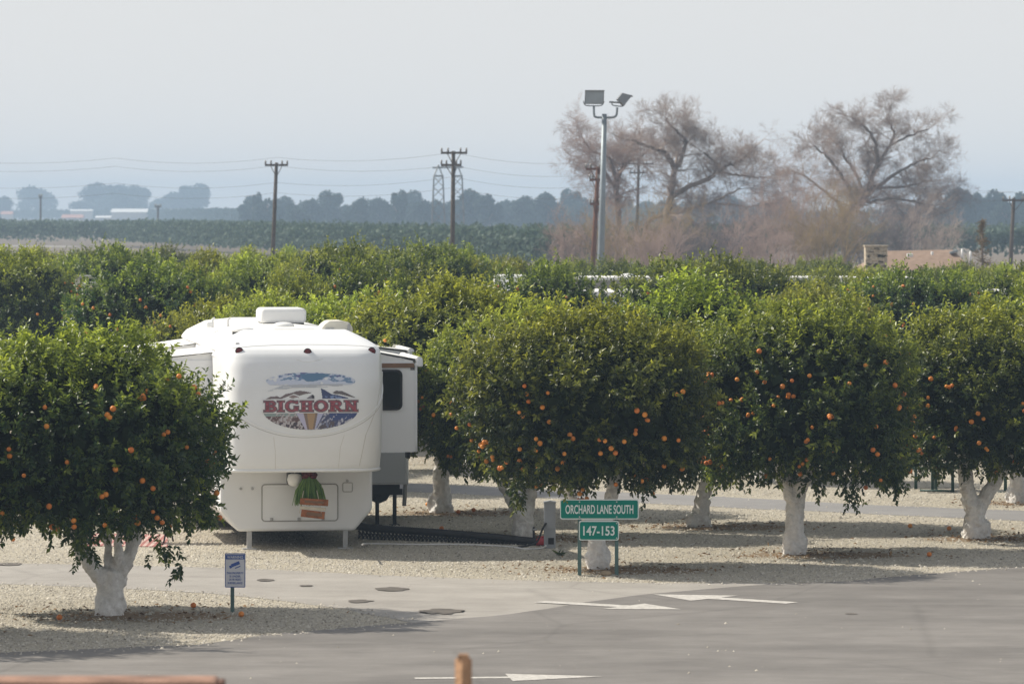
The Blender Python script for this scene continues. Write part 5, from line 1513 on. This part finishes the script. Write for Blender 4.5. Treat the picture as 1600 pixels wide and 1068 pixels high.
# leafless brush round the feet of the bare trees
def brush(label, px, d, top, wid, m, seed, n=26):
    d *= 1.2; s = F / d; rg = random.Random(seed); zt = H - (top - YH) / s; hw = wid / 2 / s
    t = thing('bare_shrub', label, 'bare shrub', ((px - 800) / s, d, 0)); segs = []
    for k in range(n):
        x = rg.uniform(-.55, .55) * hw; y = rg.uniform(-.5, .5) * hw
        a = (x / hw) * .9 + rg.gauss(0, .22)
        h_ = zt * rg.uniform(.6, 1.0) * (1 - .35 * abs(x / hw))
        p = Vector((x, y, 0)); d0 = Vector((math.sin(a) * .75, rg.gauss(0, .3), 1)).normalized()
        r = .05
        for i in range(5):
            e = p + d0 * h_ / 5.2
            segs.append((tuple(p), tuple(e), r, r * .8)); p = e; r *= .8
            d0 = (d0 + Vector((rg.gauss(0, .15), rg.gauss(0, .15), .03))).normalized()
            if i >= 1:
                for c in range(2):
                    ax = Vector((rg.gauss(0, 1), rg.gauss(0, 1), rg.gauss(0, .5) + .3)).normalized()
                    grow(p, d0 * .7 + ax, h_ * .24 * rg.uniform(.7, 1.2), r * .42, 2, segs, rg, .6, .1, 0, (1, 3))
    strips(segs, 'crown', m, t)
    return t
BR = [('pinkish leafless shrub left of the reddish utility pole', 905, 285, 322, 90, M_twigp), ('straw coloured leafless shrub beside the floodlight pole', 985, 282, 316, 110, M_twigy), ('yellowish leafless shrub under the long sweeping bare limb', 1052, 284, 322, 100, M_twigy),
      ('grey leafless thicket shrub in the gap between the two big bare trees', 1130, 300, 305, 120, M_twigd), ('pinkish brown leafless shrub left of the broad bare tree', 1215, 290, 285, 120, M_twigp), ('tall pinkish leafless shrub leaning on the broad bare tree', 1262, 296, 258, 110, M_twigp),
      ('straw tinted leafless shrub at the foot of the broad bare tree', 1300, 286, 300, 90, M_twigy), ('dull leafless shrub behind the stone chimney', 1370, 300, 315, 110, M_twigd), ('grey leafless shrub above the house roof', 1430, 305, 322, 110, M_twig), ('brown leafless shrub in front of the grey thicket', 1170, 280, 330, 110, M_twigp),
      ('low brown leafless shrub between two straw coloured ones', 1020, 276, 345, 110, M_twigp), ('dim leafless shrub under the level limb', 1095, 278, 345, 110, M_twigd)]
for k, (lb, px, d, top, wd, m) in enumerate(BR): brush(lb, px, d, top, wd, m, 300 + k)
# thin brown conifer by the house
def thin_conifer():
    d = 215.0; s = F / d; t = thing('conifer_tree', 'thin brownish young conifer standing at the right end of the house roof', 'conifer', ((1535 - 800) / s, d, 0))
    zt = H - (343 - YH) / s
    MB().tube([(0, 0, 0), (0, 0, zt)], [.11, .02], 8).build('trunk', M_bark, t)
    segs = []; rg = random.Random(9)
    for k in range(190):
        u = rg.random() ** .8; z = 1.0 + (zt - 1.0) * u; L_ = (1.08 - u) * .95 * rg.uniform(.3, 1.1); a = rg.uniform(0, 6.28)
        p = Vector((0, 0, z)); e = Vector((math.cos(a) * L_, math.sin(a) * L_, z + L_ * .25))
        segs.append((tuple(p), tuple(e), .012, .006))
        for c in range(6):
            q = p.lerp(e, rg.uniform(.25, 1)); f = q + Vector((rg.gauss(0, .1), rg.gauss(0, .1), rg.gauss(0.02, .08)))
            segs.append((tuple(q), tuple(f), .012, .008))
    m2 = mat('brown_needles', (0.24, 0.18, 0.11), .9, .1, .3, 2)
    strips(segs, 'crown', m2, t)
thin_conifer()

# ------------------------------------------------------------------ house with chimney
M_tile = mat('brown_roof_tile', (0.30, 0.215, 0.165), 0.85, 0.2, 0.15, 4, bump=.3)
M_stone = mat('pale_chimney_stone', (0.50, 0.43, 0.33), 0.9, 0.2, 0.3, 6, bump=.8, bscale=8)
M_stucco = mat('tan_stucco', (0.42, 0.34, 0.27), 0.9, 0.2, 0.08, 3)
D = 212.0; s = F / D
hx = (1430 - 800) / s
hs = thing('house', 'low house with a brown roof and pale stone chimney behind the grove', 'house', (hx, D, 0))
def Hh(px, py): return (px - 1430) / s, H - (py - YH) / s
xl, zr = Hh(1352, 404); xr, zr2 = Hh(1530, 414)
MB().box(((xl + xr) / 2, 3.0, 1.05), (xr - xl - .6, 7.0, 2.1)).build('wall', M_stucco, hs)
V = [(xl - 1.2, -1.2, 2.1), (xr + .2, -1.2, 2.1), (xr + .2, 7.2, 2.1), (xl - 1.2, 7.2, 2.1), (Hh(1392, 0)[0], 2.8, H - (395.5 - YH) / s + .08), (Hh(1498, 0)[0], 2.8, H - (393.5 - YH) / s + .08)]
bm = bmesh.new(); vs = [bm.verts.new(v) for v in V]
for f in [(0, 1, 5, 4), (1, 2, 5), (2, 3, 4, 5), (3, 0, 4), (3, 2, 1, 0)]: bm.faces.new([vs[i] for i in f])
bmesh.ops.recalc_face_normals(bm, faces=bm.faces)
me = bpy.data.meshes.new('roof'); bm.to_mesh(me); bm.free(); me.materials.append(M_tile)
rf = link(bpy.data.objects.new('roof', me), hs)
xa, za = Hh(1352, 385); xb, zb = Hh(1386, 405)
ch = MB().box(((xa + xb) / 2, 0.3, 1.6), (xb - xa, .9, 2 * (za - 1.6)), None, .02)
rg = random.Random(2)
for k in range(90):
    ch.box((rg.uniform(xa + .06, xb - .06), -.16, rg.uniform(2.2, za - .08)), (rg.uniform(.12, .26), .06, rg.uniform(.07, .14)), None, .015, 1)
chm = ch.build('chimney', M_stone, rf)
MB().box(((xa + xb) / 2, .3, za + .02), (xb - xa + .08, 1.0, .07), None, .01).build('cap', M_stone, chm)
for px, py, w_ in [(1424, 399, .26), (1459, 396, .1)]:
    x, z = Hh(px, py); MB().box((x, .8, z), (w_, .3, .16), None, .03).build('roof_vent', M_plas, rf)
x, z = Hh(1497, 394); MB().box((x, 2.2, z), (.36, .4, .1), Matrix.Rotation(R(-14), 3, 'Y'), .01).build('skylight', M_galv, rf)
for px, py in [(1510, 393), (1523, 397)]:
    x, z = Hh(px, py); MB().tube([(x, 2, z - .5), (x, 2, z + .12)], .05, 8).build('flue', M_plas, rf)

# ------------------------------------------------------------------ far orchard, far trees, sheds
def clump_tree(name, seed, rx, rz_, n=3600, size=.6, lobes=12):
    """big broadleaf crown of leaf clumps on several lobes, centred at z = 0"""
    rs = np.random.RandomState(seed); P = []; T = []
    for k in range(lobes):
        a = rs.uniform(0, 6.28); u = rs.uniform(-.75, .8); rr = np.sqrt(max(0, 1 - u * u)) * rs.uniform(.35, .8)
        c = np.array([math.cos(a) * rr * rx, math.sin(a) * rr * rx, u * rz_ * .75]); r = rs.uniform(.28, .48) * rx
        m = n // lobes
        dv = unit(rs.normal(0, 1, (m, 3))); rad = rs.uniform(.6, 1.06, (m, 1)) ** .6
        P.append(c + dv * rad * np.array([r, r, r * .85 * rz_ / rx]))
    P = np.concatenate(P); m = len(P)
    ax = unit(rs.normal(0, 1, (m, 3))); up = unit(rs.normal(0, .6, (m, 3)) + np.array([0, 0, .7]))
    sz = size * rs.uniform(.6, 1.3, m)
    L_ = leaves_from(P, ax, up, sz, sz * .7, .1)
    i = np.arange(m)[:, None] * 4
    Fc = np.concatenate([i + np.array([[0, 1, 2]]), i + np.array([[0, 2, 3]])])
    return np_mesh(name, L_.reshape(-1, 3), Fc, 3, [M_far], tint=np.repeat(np.clip(rs.normal(.3, .2, m), 0, 1), 4))
M_far = leaf_mat('far_tree_leaf', (0.026, 0.048, 0.042), (0.06, 0.088, 0.07), .2, .6, .2)
FV = [clump_tree('crown', 400 + k, rx, rz_, 4200, .62, lb) for k, (rx, rz_, lb) in enumerate([(4.0, 4.2, 12), (4.6, 3.8, 14), (3.0, 4.8, 10), (4.2, 3.0, 9)])]
FT = MB().tube([(0, 0, -.1), (.1, 0, 2), (-.05, 0, 4), (.05, .1, 6.5)], [.4, .32, .26, .15], 8).tube([(0, 0, 3), (1.2, .2, 5.2)], [.2, .1], 6).tube([(0, 0, 3.4), (-1.1, -.3, 5.6)], [.18, .1], 6).mesh('trunk', M_bark)
far = []
def far_tree(px, top, width, d, v, label, group):
    d *= 1.38; s = F / d; zt = H - (top - YH) / s; hw = width * 1.25 / 2 / s
    t = thing('far_tree', label, 'tree', ((px - 800) / s, d, 0), 0, group)
    tr = link(bpy.data.objects.new('trunk', FT), t); k = zt / 9.0; tr.scale = (k, k, k)
    rx, rz_ = [(4.0, 4.2), (4.6, 3.8), (3.0, 4.8), (4.2, 3.0)][v]
    zc0 = zt * .04
    hz_ = (zt - zc0) / 2
    cr = link(bpy.data.objects.new('crown', FV[v]), t)
    cr.location = (0, 0, zc0 + hz_); cr.scale = (hw / rx * 1.0, hw / rx, hz_ / rz_ * 1.0)
    cr.rotation_euler = (0, 0, (px * 7.3) % 6.28)
GP = 'hazy trees of the far treeline'
L1 = 'pale hazy tree in the far treeline beyond the farm fields'
far_tree(56, 288, 52, 2150, 1, 'lone pale hazy tree on the far left above a small pole', 'lone hazy tree')
for px, top, wd in [(160, 285, 52), (196, 288, 50), (214, 289, 40), (262, 294, 46), (304, 286, 46), (284, 300, 50), (130, 312, 40), (180, 305, 70)]:
    far_tree(px, top, wd, 1950 + (px % 7) * 14, (px // 3) % 3, 'very pale hazy tree of the clump behind the white sheds', 'hazy clump behind the sheds')
far_tree(331, 319, 36, 1400, 3, 'small round dark hazy tree at the right end of the white sheds', 'round hazy tree')
far_tree(3, 306, 26, 1900, 2, 'pale hazy tree cut by the left edge beside the lone tree', 'edge hazy tree')
L2 = 'blue grey hazy tree in the row behind the far orchard and the utility poles'
rg = random.Random(77)
for px, top, wd, v in [(392, 306, 30, 2), (402, 300, 14, 2), (418, 303, 34, 0), (440, 306, 30, 2), (462, 312, 34, 0), (482, 308, 40, 1), (516, 297, 34, 2), (534, 314, 30, 0), (557, 306, 34, 1), (574, 316, 40, 0), (592, 306, 36, 1), (604, 308, 36, 0), (624, 296, 22, 2), (642, 297, 34, 2), (660, 310, 40, 1), (676, 306, 36, 0), (690, 312, 40, 1), (706, 314, 30, 2), (730, 295, 38, 2), (742, 308, 40, 0), (764, 303, 30, 2), (784, 310, 34, 1), (800, 312, 30, 0), (820, 306, 34, 2), (838, 314, 36, 1), (856, 300, 30, 2), (874, 310, 36, 0), (892, 294, 28, 2), (908, 302, 34, 0), (925, 312, 36, 1), (945, 300, 36, 2), (970, 308, 40, 0), (1000, 312, 44, 1), (1040, 306, 44, 0), (1085, 310, 46, 1), (1130, 304, 44, 2), (1180, 308, 46, 0), (1230, 306, 46, 1), (1420, 318, 46, 1), (1460, 312, 44, 0), (1488, 300, 30, 2), (1502, 292, 30, 2), (1524, 300, 22, 2), (1546, 304, 36, 1), (1556, 296, 30, 2), (1572, 304, 30, 0), (1592, 300, 34, 2), (1612, 306, 34, 1), (1530, 326, 60, 3), (1580, 330, 60, 3), (1490, 330, 60, 3)]:
    far_tree(px, top, wd * 1.12, rg.uniform(820, 960) if px < 1400 else rg.uniform(700, 780), v, L2, GP)
# low undergrowth along the foot of the far treeline and the far orchard: masses
def canopy_mass(name, pts_front, depth, zt, n, size, seed, label=None, m=None, zlo=.4):
    rs = np.random.RandomState(seed); seg = np.array(pts_front, float); dl = np.linalg.norm(np.diff(seg, axis=0), axis=1); cum = np.concatenate([[0], np.cumsum(dl)])
    t = rs.uniform(0, cum[-1], n); x = np.interp(t, cum, seg[:, 0]); y = np.interp(t, cum, seg[:, 1])
    dd = np.where(rs.rand(n) < .5, np.abs(rs.normal(0, 1.0, n)), rs.uniform(0, depth, n))
    row = np.floor(dd / 5.5) * 5.5 + np.clip(np.abs(rs.normal(0, 1.4, n)), 0, 2.6)
    top = zt * (.93 + .07 * np.sin(t / 2.1 + np.sin(t / 9)) ) + rs.normal(0, .12, n)
    top = top * (1 - .25 * np.clip(row % 5.5 - 1.8, 0, 1))
    z = zlo + (top - zlo) * np.sqrt(rs.rand(n))
    P = np.stack([x + rs.normal(0, .3, n), y + row, z], 1)
    ax = unit(rs.normal(0, 1, (n, 3))); up = unit(rs.normal(0, .6, (n, 3)) + np.array([0, 0, .6])); sz = size * rs.uniform(.6, 1.3, n)
    L_ = leaves_from(P, ax, up, sz, sz * .75, .1); i = np.arange(n)[:, None] * 4
    Fc = np.concatenate([i + np.array([[0, 1, 2]]), i + np.array([[0, 2, 3]])])
    o = link(bpy.data.objects.new(name, np_mesh(name, L_.reshape(-1, 3), Fc, 3, [m or M_far], tint=np.repeat(np.clip(rs.normal(.4, .2, n), 0, 1), 4))))
    o['kind'] = 'stuff'
    if label: o['label'] = label
    return o
M_orch = leaf_mat('hazy_orchard_leaf', (0.045, 0.078, 0.055), (0.105, 0.145, 0.09), .2, .6, .2)  # paler, bluer leaf: part of the distance haze is put into the colour
canopy_mass('far_orchard_foliage', [(-230, 860), (-95, 770), (-60, 720), (-36, 600), (-14, 480), (3, 400), (26, 480), (110, 520), (230, 560)], 130, 3.75, 190000, .5, 51, 'bluish band of distant orchard rows behind the grove', M_orch, .9)
canopy_mass('far_undergrowth', [(-560, 2700), (-300, 2720), (-190, 2400), (-86, 1530), (-35, 1290), (55, 1175), (152, 1050), (420, 1000)], 30, 6.0, 90000, .9, 52, 'hazy scrub at the foot of the far treeline')
# pale sheds far left
M_shed = mat('pale_shed_wall', (0.66, 0.64, 0.62), 0.7, 0.3, 0.05, 1)
M_shedroof = mat('white_metal_roof', (0.80, 0.80, 0.80), 0.5, 0.4, 0.05, 1)
M_rose = mat('faded_red_roof', (0.48, 0.27, 0.22), 0.8, 0.2, 0.1, 1)
def shed(label, px0, px1, ytop, d, roofm, depth=14.0, pitch=1.2):
    d *= 1.38; s = F / d; x0, x1 = (px0 - 800) / s, (px1 - 800) / s; zt = H - (ytop - YH) / s
    t = thing('shed', label, 'building', ((x0 + x1) / 2, d, 0)); w_ = x1 - x0
    MB().box((0, depth / 2, (zt - pitch) / 2), (w_, depth, zt - pitch)).build('wall', M_shed, t)
    MB().prism([(-.5, zt - pitch), (depth + .5, zt - pitch), (depth / 2, zt)], -w_ / 2 - .4, w_ / 2 + .4, 'yz').build('roof', roofm, t)
    n = max(1, int(w_ / 6))
    for i in range(n):
        MB().box((-w_ / 2 + (i + .5) * w_ / n, -.04, 1.3), (w_ / n * .45, .1, 2.2)).build('door', M_grey, t)
shed('long white shed far off in the haze, under the pale tree clump', 174, 292, 326, 1600, M_shedroof, 16, 1.6)
shed('small white shed at the left end of the long hazy shed', 150, 172, 337, 1450, M_shedroof, 8, .8)
shed('hazy shed with a rose roof left of the white sheds', 97, 128, 335, 1450, M_rose, 8, 1.4)
shed('faint low white roof left of the pale tree clump', 110, 143, 327, 1750, M_shedroof, 8, .8)
shed('faint red roofed shed at the left edge beside the lone hazy tree', 2, 18, 330, 1600, M_rose, 8, 1.4)
shed('low white roofed shed right of the single crossarm pole', 435, 478, 345, 1000, M_shedroof, 9, .6)
shed('small white gable right of the long hazy shed', 288, 306, 329, 1620, M_shedroof, 8, .9)

# ------------------------------------------------------------------ haze
m = bpy.data.materials.new('valley_haze'); m.use_nodes = True
n, l = m.node_tree.nodes, m.node_tree.links
n.remove(n['Principled BSDF'])
pv = n.new('ShaderNodeVolumePrincipled')
pv.inputs['Color'].default_value = (0.54, 0.73, 0.97, 1)
pv.inputs['Density'].default_value = 0.00042
pv.inputs['Anisotropy'].default_value = 0.0
l.new(pv.outputs[0], n['Material Output'].inputs['Volume'])
hzb = MB().box((0, (BY0 + BY1) / 2, 11.5), (2 * BX, BY1 - BY0, 25.0)).build('haze', m)
hzb['kind'] = 'stuff'
